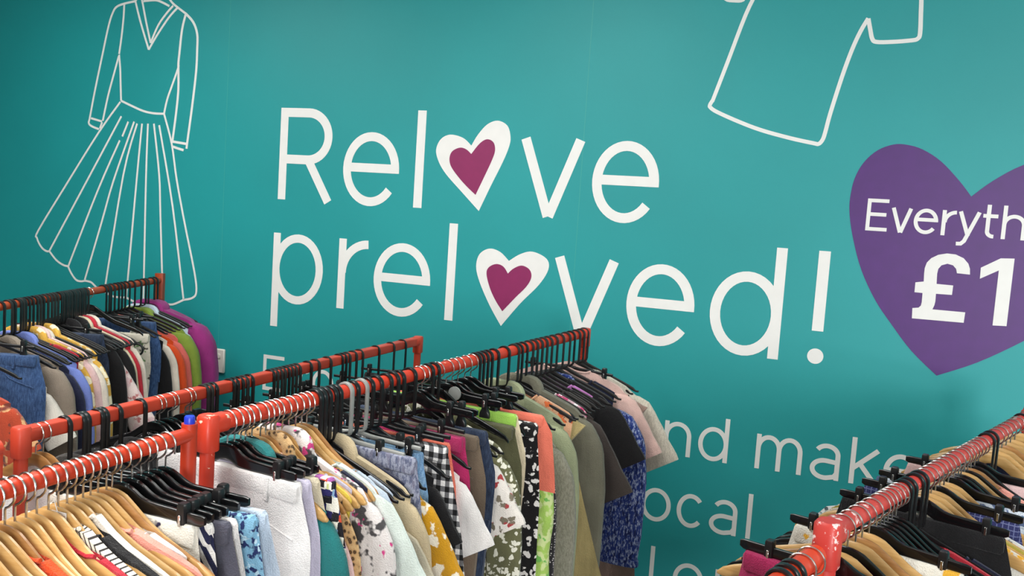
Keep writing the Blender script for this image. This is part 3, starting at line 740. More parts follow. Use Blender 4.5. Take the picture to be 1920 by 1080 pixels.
COUNT = [0]
def garment(kind, hk, pos, yaw, mat, label, cat, length=None, hw=None, th=0.016, accent=None, band=None, zt=None, xoff=0.0, neck=None, sleeve=None, flare=0.0, sw=None, group=None, bare=0.0, name=None, slen=None, drop=0.0, tilt=0.0, sth=None, cuff=None):
    COUNT[0] += 1; seed = COUNT[0]
    if zt is None: zt = -.084 if hk == 'S' else -.124
    names = dict(tee='t_shirt', top='sleeveless_top', shirt='shirt', jacket='jacket', dress='dress', trousers='trousers', jeans='jeans', skirt='skirt', scarf='scarf', strap='camisole', shorts='shorts')
    nm = name or names[kind]
    t = empty(nm, pos, yaw, label, cat, group)
    t.rotation_euler = (0, tilt, yaw)
    A = accent or mat
    if kind in ('tee', 'shirt', 'jacket', 'dress', 'top', 'strap'):
        sh0 = sh_line(hk); sh = lambda x: sh0(x) - drop
        H = hw or 0.205
        L_ = length or dict(tee=.62, shirt=.68, jacket=.70, dress=1.0, top=.58, strap=.58)[kind]
        nk = neck or dict(tee=(.075, .05, .012), shirt=(.062, .04, .008), jacket=(.06, .05, .008), dress=(.085, .06, .02), top=(.11, .09, .05), strap=(.135, .10, .06))[kind]
        zb = -L_
        def hwf(v):
            return H * (1 - 0.05 * min(1, v * 4)) + flare * v * L_
        def tf(v): return th * (0.75 + 0.35 * v)
        link('body', panel(sh, hwf, zb, tf, nk, 0.0050, seed, xoff=xoff).mesh(nm + '_body', mat, 60), t)
        sl = sleeve or dict(tee='short', dress='short', shirt='long', jacket='long', top=None, strap=None)[kind]
        zs = sh(H)
        s_t = (sth or th * 0.62)
        for s in ((-1, 1) if sl else ()):
            if sl == 'short':
                ln = slen or 0.17; wd = sw or 0.072; dx = 0.52; dz_ = 0.85
                path = [(H - .075, 0, zs - .038), (H - .02, 0, zs - .060), (H - .02 + ln * dx * .5, 0, zs - .060 - ln * dz_ * .5), (H - .02 + ln * dx, 0, zs - .060 - ln * dz_)]
                wl = [wd * .55, wd * .92, wd, wd * 1.06]
            elif sl == 'cap':
                ln = slen or 0.14; wd = sw or 0.06
                path = [(H - .07, 0, zs - .03), (H - .01, 0, zs - .045), (H + ln * .75, 0, zs - .045 - ln * .75)]; wl = [wd * .5, wd, wd * 1.2]
            else:
                ln = slen or (0.56 if kind != 'dress' else .5); wd = sw or (0.052 if kind == 'jacket' else 0.044)
                path = [(H - .06, 0, zs - .028), (H - .022, 0, zs - .052), (H + .004, 0, zs - .11), (H + .020, -.002, zs - .26), (H + .022, -.004, zs - ln)]
                wl = [wd * .55, wd * .9, wd, wd * .95, wd * .8]
            o = link('sleeve', sleeve_mesh(s, None, path, wl, s_t, seed * 3 + s).mesh(nm + '_sleeve', mat if s else mat, 60), t)
            if cuff or sl == 'long':
                P = [Vector((s * x, y, z)) for x, y, z in path][-2:]
                d = (P[1] - P[0]).normalized()
                link('cuff', MB().tube([P[1] - d * .022, P[1] - d * .020, P[1], P[1] + d * .003], [wl[-1] * 1.0, wl[-1] * 1.07, wl[-1] * 1.08, wl[-1]], 14, [s_t * 1.0, s_t * 1.1, s_t * 1.1, s_t * .9], Vector((0, 1, 0)), 2.6).mesh(nm + '_cuff', cuff or A), o)
        if kind in ('shirt', 'jacket'):
            z0 = sh(.06)
            cpth = [(-.075, -.004, z0 - .060), (-.066, -.002, z0 - .01), (-.045, .004, z0 + .014), (0, .007, z0 + .020), (.045, .004, z0 + .014), (.066, -.002, z0 - .01), (.075, -.004, z0 - .060)]
            link('collar', MB().tube(crom([Vector(p) for p in cpth], 3), [.010 + .006 * abs(math.sin(i * .35)) for i in range(19)], 10, max(.006, th * .45), Vector((0, 1, 0)), 3).mesh(nm + '_collar', A), t)
        else:
            pts = []
            for i in range(13):
                x = -nk[0] + 2 * nk[0] * i / 12; pts.append((x * .98 + xoff, -th * .38, sh(x) - nk[1] * math.cos(PI / 2 * x / nk[0] * .999) ** .7))
            link('neckline', MB().tube(pts, .0035, 6).mesh(nm + '_neckline', A), t)
        if kind in ('tee', 'shirt', 'top', 'strap') and band:
            link('hem', MB().tube([(x, -.001, zb + .012) for x in (-H - flare * L_, 0, H + flare * L_)], .012, 10, th * .62, Vector((0, 1, 0)), 4).mesh(nm + '_hem', band), t)
    elif kind in ('trousers', 'jeans', 'shorts', 'skirt'):
        H = hw or 0.16; L_ = length or dict(trousers=1.0, jeans=1.0, shorts=.42, skirt=.6)[kind]
        sh = lambda x: zt
        if kind == 'skirt':
            fl = flare or 0.12
            link('skirt_panel', panel(sh, lambda v: H * (1 + 0.10 * min(1, v * 5)) + fl * v * L_, zt - L_, lambda v: th * (.8 + .5 * v), (0, 0, 0), .005, seed, xoff=xoff).mesh('skirt_panel', mat, 60), t)
        else:
            cr = 0.24
            link('seat', panel(sh, lambda v: H * (1 + 0.16 * min(1, v * 2.4)), zt - cr, lambda v: th * (.9 + .3 * v), (0, 0, 0), .002, seed, nv=8, xoff=xoff).mesh('trouser_seat', mat, 60), t)
            for s in (-1, 1):
                lw = H * .56
                P = [(xoff + s * H * .58, 0, zt - cr + .03), (xoff + s * H * .58, 0, zt - cr - .05), (xoff + s * H * .56, .003, zt - .55 * L_), (xoff + s * H * .52, -.003, zt - L_)]
                link('trouser_leg', MB().tube(crom([Vector(p) for p in P], 4), [lw * (1 - .25 * i / 12) for i in range(13)], 14, [th * .62] * 13, Vector((0, 1, 0)), 3).mesh('trouser_leg', mat, 60), t)
        wb = MB().tube([(xoff - H * 1.0, 0, zt - .016), (xoff - H * .97, 0, zt - .016), (xoff, 0, zt - .016), (xoff + H * .97, 0, zt - .016), (xoff + H * 1.0, 0, zt - .016)], [.012, .018, .018, .018, .012], 12, [th * .34, th * .50, th * .53, th * .50, th * .34], Vector((0, 1, 0)), 5)
        w_o = link('waistband', wb.mesh('waistband', A), t)
        if kind in ('jeans', 'trousers', 'shorts') and th > .018:
            for fx in (-.62, .62):
                x = xoff + fx * H
                link('belt_loop', MB().bbox(x - .005, x + .005, -th * .60, -th * .45, zt - .04, zt + .002, .001).mesh('belt_loop', A), w_o)
            for s in (-1, 1):
                P = [(xoff + s * H * .44, -th * .485, zt - .034), (xoff + s * H * .54, -th * .50, zt - .070), (xoff + s * H * .98, -th * .42, zt - .098)]
                link('pocket', MB().tube(crom([Vector(p) for p in P], 4), .0016, 6).mesh('pocket_seam', A), t)
    elif kind == 'scarf':
        H = hw or .05
        P = [(xoff, 0, zt), (xoff + .004, -.003, zt - .12), (xoff - .002, .003, zt - .3), (xoff + .003, -.002, zt - .5), (xoff, 0, zt - (length or .7))]
        link('cloth', MB().tube(crom([Vector(p) for p in P], 5), [H * (.35 + .65 * min(1, i / 8)) * (1 + .08 * math.sin(i * 1.1)) for i in range(21)], 14, [th * (.6 + .3 * min(1, i / 10)) for i in range(21)], Vector((0, 1, 0)), 2.2).mesh('scarf_cloth', mat, 60), t)
    return t

HDESC = {'W': 'pale wooden hanger', 'V': 'darker wooden hanger', 'K': 'black plastic hanger', 'T': 'matt black plastic hanger', 'N': 'glossy black hanger', 'S': 'black swan-neck clip hanger', 'Q': 'black clip hanger', 'G': 'grey clip hanger'}
LABELS = {}
def hang(rail, where, px, hk, g=None, mat=None, short=None, cat=None, yaw=0.0, hlabel=None, hgroup=None, clip=.13, gyaw=0.0, **kw):
    """one hanger on a rail and, when given, the garment on it. short = what the garment is, unique in the scene"""
    p = rail.at_px(px)
    yw = rail.yaw() + math.radians(yaw)
    lab = hlabel or (HDESC[hk] + ' carrying the ' + short)
    h = make_hanger(hk, p, yw, rail.r, lab, hgroup, clip_x=clip)
    if g:
        garment(g, hk, p, yw + math.radians(gyaw), mat, short + ' ' + where, cat, **kw)
    return h
#@@CONTENT@@
# ------------------------------------------------------------------ cloths
F = fab
white = F('white', 'plain', (238, 234, 232)); offw = F('off_white', 'plain', (232, 226, 214)); cream = F('cream', 'plain', (222, 208, 176))
black = F('black', 'plain', (24, 23, 25)); charcoal = F('charcoal', 'plain', (64, 60, 56)); navy = F('navy', 'plain', (30, 34, 62))
lilac = F('lilac', 'plain', (202, 196, 216)); beige = F('beige', 'plain', (206, 196, 170)); teal = F('teal', 'plain', (36, 120, 120))
palepink = F('pale_pink', 'plain', (232, 196, 194)); pink = F('pink', 'plain', (240, 164, 148)); mint = F('mint', 'plain', (218, 230, 222))
paleblue = F('pale_blue', 'plain', (196, 210, 226)); trench = F('trench', 'plain', (204, 186, 150)); magenta = F('magenta', 'plain', (176, 40, 96))
taupe = F('taupe', 'plain', (112, 98, 82)); olive = F('olive', 'plain', (84, 84, 58)); burgundy = F('burgundy', 'plain', (132, 16, 48))
darkred = F('dark_red', 'plain', (128, 18, 24)); sage = F('sage', 'plain', (150, 158, 124)); greygreen = F('grey_green', 'marl', (122, 120, 104), (140, 138, 122), th=.5)
olivegrey = F('olive_grey', 'plain', (112, 110, 94)); khaki = F('khaki', 'plain', (182, 164, 112)); brownblk = F('brown_charcoal', 'plain', (66, 58, 54))
coral = F('coral', 'plain', (250, 128, 104)); lime = F('lime', 'plain', (158, 206, 88)); orange = F('orange', 'plain', (224, 78, 28))
salmon = F('salmon', 'plain', (222, 106, 96)); green = F('leaf_green', 'plain', (128, 150, 56)); purple = F('magenta_purple', 'plain', (152, 46, 120))
crimson = F('crimson', 'plain', (196, 44, 60)); red = F('red', 'plain', (206, 36, 34)); periwinkle = F('periwinkle', 'plain', (118, 136, 206))
greybrown = F('grey_brown', 'plain', (142, 130, 116)); greyslate = F('slate', 'plain', (84, 84, 98)); mustardp = F('mustard_print', 'floral', (206, 150, 24), (240, 232, 214), s=1.0, th=.34)
patch = F('patchwork', 'patch', (255, 255, 255), s=2.1); leopard = F('leopard', 'leopard', (0, 0, 0))
wfloral = F('white_pink_floral', 'blot', (238, 232, 230), (74, 72, 74), (206, 62, 132), s=1.2, th=.57)
fringe = F('grey_blue_lace', 'marl', (96, 102, 128), (158, 162, 180), (120, 120, 140), s=.55, th=.48)
jeansl = F('light_denim', 'denim', (96, 140, 186), (142, 180, 214)); jeansm = F('mid_denim', 'denim', (42, 68, 110), (68, 98, 142)); jeansd = F('dark_denim', 'denim', (34, 46, 68), (52, 66, 90))
gingham = F('gingham', 'check', (18, 18, 20), (110, 110, 112), (234, 232, 230), s=1.55)
redfl = F('white_red_floral', 'floral', (236, 230, 222), (168, 64, 66), (120, 112, 96), s=1.5, th=.36); leafp = F('khaki_leaf', 'floral', (108, 108, 76), (232, 230, 214), s=2.3, th=.42)
blackfl = F('black_white_floral', 'floral', (20, 19, 22), (238, 234, 230), s=2.0, th=.38); bludot = F('blue_dot', 'dots', (70, 100, 160), (220, 226, 240), s=1.6, th=.35)
tiedye = F('lime_tie_dye', 'blot', (178, 216, 104), (214, 228, 160), (120, 190, 90), s=1.0, th=.52); blkdot = F('black_dot', 'dots', (40, 38, 42), (196, 190, 190), s=2.6, th=.3)
orangefl = F('orange_floral', 'floral', (232, 178, 140), (60, 56, 70), (220, 110, 60), s=1.6, th=.42); pinkpr = F('pink_print', 'blot', (236, 196, 206), (204, 70, 120), (255, 250, 250), s=1.2, th=.55)
blueknit = F('blue_knit', 'marl', (30, 52, 124), (160, 172, 204), (22, 36, 90), s=.75, th=.55); taupelong = F('rose_taupe', 'plain', (168, 140, 128)); lightpink = F('blush', 'plain', (230, 192, 182))
oat = F('oatmeal', 'marl', (198, 190, 174), (216, 208, 192), s=.8); violet = F('violet', 'plain', (206, 132, 204))
yelfl = F('yellow_floral', 'floral', (226, 176, 74), (246, 234, 200), s=1.1, th=.42); printp = F('pale_pink_print', 'blot', (234, 214, 210), (206, 176, 178), (190, 120, 120), s=1.2, th=.55)
beigefl = F('beige_floral', 'blot', (212, 204, 188), (70, 62, 56), (110, 140, 92), s=1.0, th=.64); ivory = F('ivory', 'plain', (236, 224, 208)); yellow = F('yellow', 'plain', (232, 206, 84))
navyfl = F('ivory_navy_flower', 'blot', (236, 232, 220), (46, 40, 74), None, s=1.1, th=.66); navystr = F('navy_white_stripe', 'stripe', (28, 32, 66), (232, 230, 226), .6, s=1.4, th=.52)
bluedots = F('sky_navy_speckle', 'blot', (134, 186, 216), (34, 48, 98), (190, 220, 236), s=2.2, th=.54); stripedash = F('cream_black_stripe', 'stripe', (238, 230, 214), (50, 46, 44), 0.5, s=3.6, th=.7)
check = F('navy_check', 'grid', (44, 48, 96), (104, 110, 150)); gather = F('magenta_gathered', 'plain', (176, 42, 94)); yelwhite = F('white_yellow_floral', 'floral', (242, 238, 226), (234, 178, 60), s=.9, th=.3)
rust = F('rust_print', 'floral', (190, 74, 46), (120, 60, 50), (220, 170, 120), s=1.2, th=.45); lacew = F('blue_lace', 'blot', (92, 112, 150), (206, 216, 228), None, s=1.6, th=.5)
olivey = F('olive_yellow', 'plain', (184, 168, 72)); greyfl = F('white_grey_floral', 'blot', (228, 230, 230), (90, 104, 110), (150, 170, 170), s=1.6, th=.58)

# ------------------------------------------------------------------ middle rack (nearest hanger first)
ON = 'on the middle red rack'
M_ = [
 (428, 'S', 'jeans', white, 'white jeans on the nearest clips', 'trousers', dict(hw=.175, th=.022, clip=.125)),
 (441, 'S', 'trousers', lilac, 'pale lilac trousers just behind the white jeans', 'trousers', dict(hw=.180, th=.014, clip=.125)),
 (453, 'S', 'trousers', beige, 'pale beige zipped trousers beside the lilac pair', 'trousers', dict(hw=.185, th=.014, clip=.12)),
 (462, 'W', 'jacket', teal, 'plain dark teal long-sleeved jacket', 'jacket', dict(hw=.204, th=.026, yaw=-2, drop=.006)),
 (474, 'S', 'skirt', patch, 'multicoloured patchwork-print skirt', 'skirt', dict(hw=.205, th=.016, clip=.15, flare=.0)),
 (490, 'W', 'shirt', palepink, 'pale pink long-sleeved shirt behind the patchwork skirt', 'shirt', dict(hw=.2, th=.014, drop=.03)),
 (500, 'V', 'shirt', leopard, 'brown leopard-print shirt', 'shirt', dict(hw=.2, th=.012, yaw=-3)),
 (509, 'W', 'strap', yellow, 'bright yellow strappy camisole', 'top', dict(hw=.205, th=.012)),
 (518, 'W', 'strap', lilac, 'lilac-grey strappy camisole behind the yellow one', 'top', dict(hw=.19, th=.012)),
 (531, 'W', 'shirt', wfloral, 'white blouse with black and pink blossom print', 'blouse', dict(hw=.212, th=.020, sw=.064)),
 (543, 'V', 'strap', navy, 'navy strappy camisole behind the blossom blouse', 'top', dict(hw=.2, th=.012)),
 (556, 'W', 'tee', mint, 'pale mint short-sleeved T-shirt', 't-shirt', dict(hw=.22, th=.018, sw=.08, slen=.15, neck=(.12, .05, .02))),
 (567, 'W', 'tee', paleblue, 'pale blue T-shirt behind the mint one', 't-shirt', dict(hw=.2, th=.012, neck=(.15, .05, .02))),
 (590, 'K', 'strap', salmon, 'salmon camisole on a dark shoulder hanger', 'top', dict(hw=.2, th=.014)),
 (598, 'K', 'strap', paleblue, 'pale blue camisole behind the salmon one', 'top', dict(hw=.2, th=.014)),
 (607, 'K', 'tee', beige, 'stone-coloured T-shirt with a wide sleeve', 't-shirt', dict(hw=.22, th=.016, sw=.07, slen=.22, drop=.06)),
 (618, 'K', 'jacket', trench, 'long beige trench jacket', 'coat', dict(hw=.215, th=.018, length=.95, sw=.05)),
 (627, 'K', 'top', navy, 'navy sleeveless top hung near the trench jacket', 'top', dict(hw=.19, th=.012)),
 (648, 'G', 'skirt', fringe, 'grey-blue lace skirt on a grey hanger', 'skirt', dict(hw=.195, th=.018, clip=.10, zt=-.112, flare=.05)),
 (660, 'K', 'dress', mustardp, 'mustard dress with white flowers', 'dress', dict(hw=.205, th=.024, drop=.03, flare=.05)),
 (688, 'Q', 'jeans', jeansl, 'light blue jeans beside the gingham', 'jeans', dict(hw=.160, th=.028, clip=.10)),
 (704, 'K', 'tee', black, 'plain black tee tucked beside the gingham skirt', 't-shirt', dict(hw=.172, th=.018, drop=.035, sw=.05, slen=.11)),
 (722, 'Q', 'skirt', gingham, 'long black and white gingham skirt', 'skirt', dict(hw=.175, th=.024, length=.9, flare=.17, clip=.10)),
 (735, 'Q', 'trousers', coral, 'coral trousers edging the gingham skirt', 'trousers', dict(hw=.165, th=.016, clip=.09)),
 (746, 'K', 'tee', white, 'white cap-sleeved tee with a pink tinge', 't-shirt', dict(hw=.185, th=.018, sw=.06, slen=.13, drop=.045)),
 (768, 'Q', 'trousers', magenta, 'magenta trousers', 'trousers', dict(hw=.165, th=.028, clip=.10)),
 (784, 'S', 'trousers', taupe, 'taupe trousers next to the magenta pair', 'trousers', dict(hw=.185, th=.020, clip=.10, zt=-.125)),
 (793, 'S', 'jeans', jeansd, 'dark navy denim jeans next to the taupe trousers', 'jeans', dict(hw=.195, th=.020, clip=.12, zt=-.115)),
 (801, 'K', 'tee', redfl, 'white blouse with red flowers', 'blouse', dict(hw=.20, th=.024, slen=.13, sw=.06, drop=.02)),
 (812, 'K', 'shirt', leafp, 'khaki and white leaf-print shirt', 'shirt', dict(hw=.212, th=.026, slen=.36, sw=.05)),
 (820, 'N', 'dress', darkred, 'dark red dress', 'dress', dict(hw=.15, th=.016, drop=.09, flare=.10, sleeve='cap', slen=.02)),
 (838, 'S', 'trousers', olive, 'olive trousers', 'trousers', dict(hw=.205, th=.030, clip=.12, zt=-.125)),
 (850, 'S', 'trousers', cream, 'cream trousers with a lime waistband', 'trousers', dict(hw=.20, th=.020, accent=lime, clip=.13, zt=-.10)),
 (860, 'N', 'strap', orange, 'bright orange camisole', 'top', dict(hw=.19, th=.012, drop=.05)),
 (873, 'S', 'skirt', blackfl, 'black long skirt with white flowers', 'skirt', dict(hw=.228, th=.030, zt=-.13, length=.95, flare=.01, clip=.10)),
 (884, 'S', 'skirt', coral, 'short coral-red skirt beside the black floral one', 'skirt', dict(hw=.228, th=.014, clip=.12, length=.19, zt=-.115)),
 (890, 'K', 'dress', burgundy, 'burgundy flared dress', 'dress', dict(hw=.165, th=.018, flare=.10, sleeve='cap', slen=.03, drop=.05)),
 (897, 'K', 'top', bludot, 'blue dotted sleeveless top', 'top', dict(hw=.195, th=.012, length=.6, drop=.05)),
 (905, 'K', 'scarf', tiedye, 'lime-green tie-dye scarf', 'scarf', dict(xoff=.215, hw=.03, th=.03, zt=-.20, length=.75)),
 (913, 'K', 'shirt', blkdot, 'black finely dotted blouse', 'blouse', dict(hw=.205, th=.014, sw=.03, drop=.04)),
 (925, 'K', 'jacket', greygreen, 'grey-green tweed jacket', 'jacket', dict(hw=.220, th=.038, sw=.06, drop=.045)),
 (945, 'K', 'jacket', sage, 'light sage jacket behind the tweed jacket', 'jacket', dict(hw=.210, th=.024, sw=.046)),
 (970, 'K', 'dress', khaki, 'khaki-tan long flared dress', 'dress', dict(hw=.17, th=.018, flare=.30, sleeve='cap', slen=.03, drop=.03)),
 (963, 'T', 'strap', orangefl, 'orange and navy floral camisole', 'top', dict(hw=.205, th=.014, neck=(.09, .05, .02))),
 (979, 'K', 'jacket', olivegrey, 'olive-grey jacket', 'jacket', dict(hw=.222, th=.034, sw=.06)),
 (990, 'T', 'top', pinkpr, 'pink and white printed top', 'top', dict(hw=.21, th=.012)),
 (999, 'T', 'tee', brownblk, 'brown-charcoal T-shirt', 't-shirt', dict(hw=.222, th=.022, sw=.065, slen=.20, drop=.012)),
 (1008, 'T', 'top', charcoal, 'charcoal sleeveless top beside the brown T-shirt', 'top', dict(hw=.2, th=.012)),
 (1017, 'T', 'top', black, 'black sleeveless top behind the charcoal one', 'top', dict(hw=.2, th=.012)),
 (1026, 'T', 'strap', violet, 'violet strappy top', 'top', dict(hw=.17, th=.012, neck=(.10, .05, .02))),
 (1036, 'T', 'tee', black, 'black wide short-sleeved T-shirt', 't-shirt', dict(hw=.222, th=.022, sw=.07, slen=.15)),
 (1048, 'T', 'jacket', blueknit, 'blue and white marled knitted jumper', 'jumper', dict(hw=.235, th=.036, sw=.085, slen=.48, drop=.03)),
 (1060, 'T', 'top', navy, 'navy sleeveless top behind the marled jumper', 'top', dict(hw=.19, th=.012)),
 (1069, 'Q', 'tee', lightpink, 'blush-pink crumpled T-shirt', 't-shirt', dict(hw=.225, th=.022, sw=.07, slen=.17, neck=(.09, .03, .01), drop=-.015, clip=.135)),
 (1079, 'T', 'dress', taupelong, 'long rose-taupe dress', 'dress', dict(hw=.225, th=.018, flare=.10, sleeve='cap', slen=.02, drop=.02)),
 (1087, 'T', 'tee', oat, 'oatmeal T-shirt at the wall end', 't-shirt', dict(hw=.24, th=.024, sw=.08, slen=.19, accent=offw)),
]
for i, (px, hk, g, m, short, cat, kw) in enumerate(M_):
    kw.setdefault('yaw', 2.2 * math.sin(i * .9) - 1.0)
    hang(RB, ON, px, hk, g, m, short, cat, **kw)
hang(RB, ON, 1094, 'T', yaw=3, hlabel='empty matt black plastic hanger at the wall end of the middle red rack')
hang(RB, ON, 577, 'V', yaw=-6, hlabel='bare darker wooden hanger between the pale blue T-shirt and black hooks')

# ------------------------------------------------------------------ left far rack
ON = 'on the far left rack'
A_ = [
 (-88, 'K', 'tee', rust, 'rust printed T-shirt', 't-shirt', dict(hw=.18, th=.03, slen=.12, sw=.06, drop=.10)),
 (-32, 'Q', 'jeans', jeansm, 'wide blue jeans nearest the camera', 'jeans', dict(hw=.175, th=.036, clip=.13, zt=-.135)),
 (-18, 'K', 'tee', offw, 'off-white top beside the wide jeans', 'top', dict(hw=.185, th=.03, slen=.14, sw=.05, drop=.085)),
 (-1, 'K', 'jacket', greybrown, 'grey-brown jacket', 'jacket', dict(hw=.20, th=.030, sw=.05, slen=.35, drop=.012)),
 (20, 'K', 'jacket', navy, 'navy jacket', 'jacket', dict(hw=.205, th=.026, drop=.03)),
 (31, 'K', 'shirt', periwinkle, 'periwinkle-blue shirt', 'shirt', dict(hw=.212, th=.026, slen=.26, sw=.05, drop=.012)),
 (40, 'K', 'top', crimson, 'raspberry-red sleeveless top beside the periwinkle shirt', 'top', dict(hw=.2, th=.016)),
 (47, 'K', 'shirt', yelfl, 'orange and cream flowered shirt', 'shirt', dict(hw=.203, th=.016, sw=.03)),
 (54, 'K', 'shirt', palepink, 'pale rose shirt', 'shirt', dict(hw=.207, th=.018)),
 (62, 'K', 'jacket', ivory, 'ivory jacket', 'jacket', dict(hw=.214, th=.03, drop=.01)),
 (74, 'K', 'shirt', yelfl, 'yellow-gold flowered shirt beside the dark jeans', 'shirt', dict(hw=.214, th=.024)),
 (108, 'Q', 'jeans', jeansd, 'dark indigo jeans', 'jeans', dict(hw=.17, th=.032, clip=.11)),
 (116, 'K', 'shirt', black, 'black shirt behind the indigo jeans', 'shirt', dict(hw=.19, th=.02)),
 (123, 'K', 'tee', printp, 'pale pink printed T-shirt', 't-shirt', dict(hw=.20, th=.03, slen=.26, sw=.05, drop=.045)),
 (131, 'K', 'shirt', black, 'black shirt behind the pale pink print', 'shirt', dict(hw=.205, th=.02)),
 (138, 'K', 'shirt', cream, 'cream shirt', 'shirt', dict(hw=.203, th=.016)),
 (146, 'K', 'jacket', crimson, 'crimson jacket', 'jacket', dict(hw=.210, th=.022, sw=.04)),
 (153, 'K', 'shirt', ivory, 'ivory thin shirt behind the crimson jacket', 'shirt', dict(hw=.207, th=.018)),
 (166, 'N', 'top', white, 'white sleeveless top before the beige flowered skirt', 'top', dict(hw=.17, th=.016, drop=.05)),
 (192, 'Q', 'skirt', beigefl, 'beige flowered skirt', 'skirt', dict(hw=.19, th=.028, clip=.12, flare=-.08, zt=-.165)),
 (201, 'Q', 'top', offw, 'off-white top behind the flowered skirt', 'top', dict(hw=.16, th=.016, drop=.03)),
 (216, 'Q', 'jeans', jeansm, 'narrow blue jeans between flowered skirt and orange jacket', 'jeans', dict(hw=.172, th=.034, clip=.11, zt=-.13)),
 (222, 'K', 'shirt', black, 'black shirt beside the narrow blue jeans', 'shirt', dict(hw=.195, th=.016, sw=.03, drop=.05)),
 (228, 'K', 'shirt', ivory, 'cream-white shirt edging the orange jacket', 'shirt', dict(hw=.197, th=.018, drop=.05)),
 (236, 'K', 'jacket', orange, 'bright orange jacket', 'jacket', dict(hw=.205, th=.036, sw=.05, drop=.05)),
 (246, 'K', 'jacket', salmon, 'salmon jacket', 'jacket', dict(hw=.205, th=.03, drop=.045)),
 (258, 'K', 'jacket', green, 'leaf-green jacket', 'jacket', dict(hw=.214, th=.050, sw=.062, drop=.02)),
 (267, 'K', 'shirt', paleblue, 'pale blue shirt beside the green jacket', 'shirt', dict(hw=.210, th=.024, drop=.012)),
 (283, 'K', 'jacket', purple, 'magenta-purple jacket', 'jacket', dict(hw=.222, th=.085, sw=.078, drop=.0)),
]
for i, (px, hk, g, m, short, cat, kw) in enumerate(A_):
    kw.setdefault('yaw', 2.0 * math.sin(i * 1.1))
    hang(RA, ON, px, hk, g, m, short, cat, **kw)
hang(RA, ON, 289, 'K', yaw=2, hlabel='empty black plastic hanger against the end post of the far left rack')
for px in (14, 36, 68, 82, 89, 95, 101, 112, 120, 127, 135, 142, 150, 158, 198, 208, 272):
    hang(RA, ON, px, 'T', yaw=random.uniform(-2, 2), hlabel='matt black plastic hanger packed between the garments of the far left rack', hgroup='black hangers packed on the far left rack')

# ------------------------------------------------------------------ square-rail rack
ON = 'on the square-rail rack'
C_ = [
 (68, 'V', 'tee', white, 'white short-sleeved tee nearest its near post', 't-shirt', dict(hw=.19, th=.016, neck=(.12, .05, .02))),
 (82, 'V', 'tee', lightpink, 'blush tee second from its near post', 't-shirt', dict(hw=.19, th=.016, neck=(.12, .05, .02))),
 (120, 'K', 'tee', black, 'black tee first of the dark garments', 't-shirt', dict(hw=.2, th=.02)),
 (148, 'K', 'jacket', charcoal, 'charcoal jacket near the wooden hangers', 'jacket', dict(hw=.2, th=.03)),
 (156, 'K', 'tee', palepink, 'pale pink tee behind the charcoal jacket', 't-shirt', dict(hw=.2, th=.014)),
 (182, 'K', 'jacket', black, 'black jacket near the front', 'jacket', dict(hw=.2, th=.03)),
 (190, 'K', 'tee', charcoal, 'charcoal tee beside the black jacket', 't-shirt', dict(hw=.2, th=.014)),
 (216, 'K', 'trousers', black, 'black trousers hung mid-rail', 'trousers', dict(hw=.16, th=.02)),
 (262, 'K', 'shirt', black, 'black long-sleeved blouse', 'blouse', dict(hw=.2, th=.02)),
 (292, 'N', 'shirt', white, 'white long-sleeved shirt behind the front left rack', 'shirt', dict(hw=.19, th=.02, drop=.07)),
 (300, 'N', 'top', black, 'black sleeveless top on a steel hook', 'top', dict(hw=.19, th=.014)),
 (316, 'N', 'tee', blkdot, 'black dotted tee on a steel hook', 't-shirt', dict(hw=.2, th=.016)),
 (324, 'N', 'top', white, 'white sleeveless top on a steel hook', 'top', dict(hw=.18, th=.014, drop=.06)),
 (348, 'N', 'top', charcoal, 'charcoal sleeveless top on a steel hook', 'top', dict(hw=.19, th=.014)),
 (356, 'N', 'top', navy, 'navy sleeveless top on a steel hook', 'top', dict(hw=.19, th=.014)),
]
for i, (px, hk, g, m, short, cat, kw) in enumerate(C_):
    kw.setdefault('yaw', 2.0 * math.sin(i * 1.3))
    hang(RC, ON, px, hk, g, m, short, cat, **kw)
k = 0
for px, hk in [(380, 'T'), (388, 'T'), (397, 'K'), (429, 'Q'), (437, 'Q'), (446, 'Q'), (455, 'T'), (465, 'Q'), (505, 'Q'), (512, 'T'), (519, 'T'), (526, 'T'), (533, 'Q'), (540, 'T'), (547, 'T'), (554, 'T'), (575, 'Q'), (590, 'T'), (612, 'T'), (634, 'Q'), (641, 'Q'), (648, 'T'), (660, 'T'), (672, 'T'), (703, 'Q'), (731, 'T'), (753, 'Q')]:
    lab = 'black trousers in the dark row at the wall half of the square-rail rack'
    far = px > 480
    h = hang(RC, ON, px, hk, yaw=random.uniform(-3, 3), hlabel='black plastic hanger at the wall half of the square-rail rack, behind the middle rack' if hk != 'Q' else 'black clip hanger at the wall half of the square-rail rack, behind the middle rack',
             hgroup='black hangers at the wall half of the square-rail rack' if hk != 'Q' else 'black clip hangers at the wall half of the square-rail rack')
    if hk == 'Q':
        p = RC.at_px(px)
        garment('trousers', 'Q', p, RC.yaw(), black, lab, 'trousers', hw=.15, th=.018, group='black trousers on the square-rail rack')

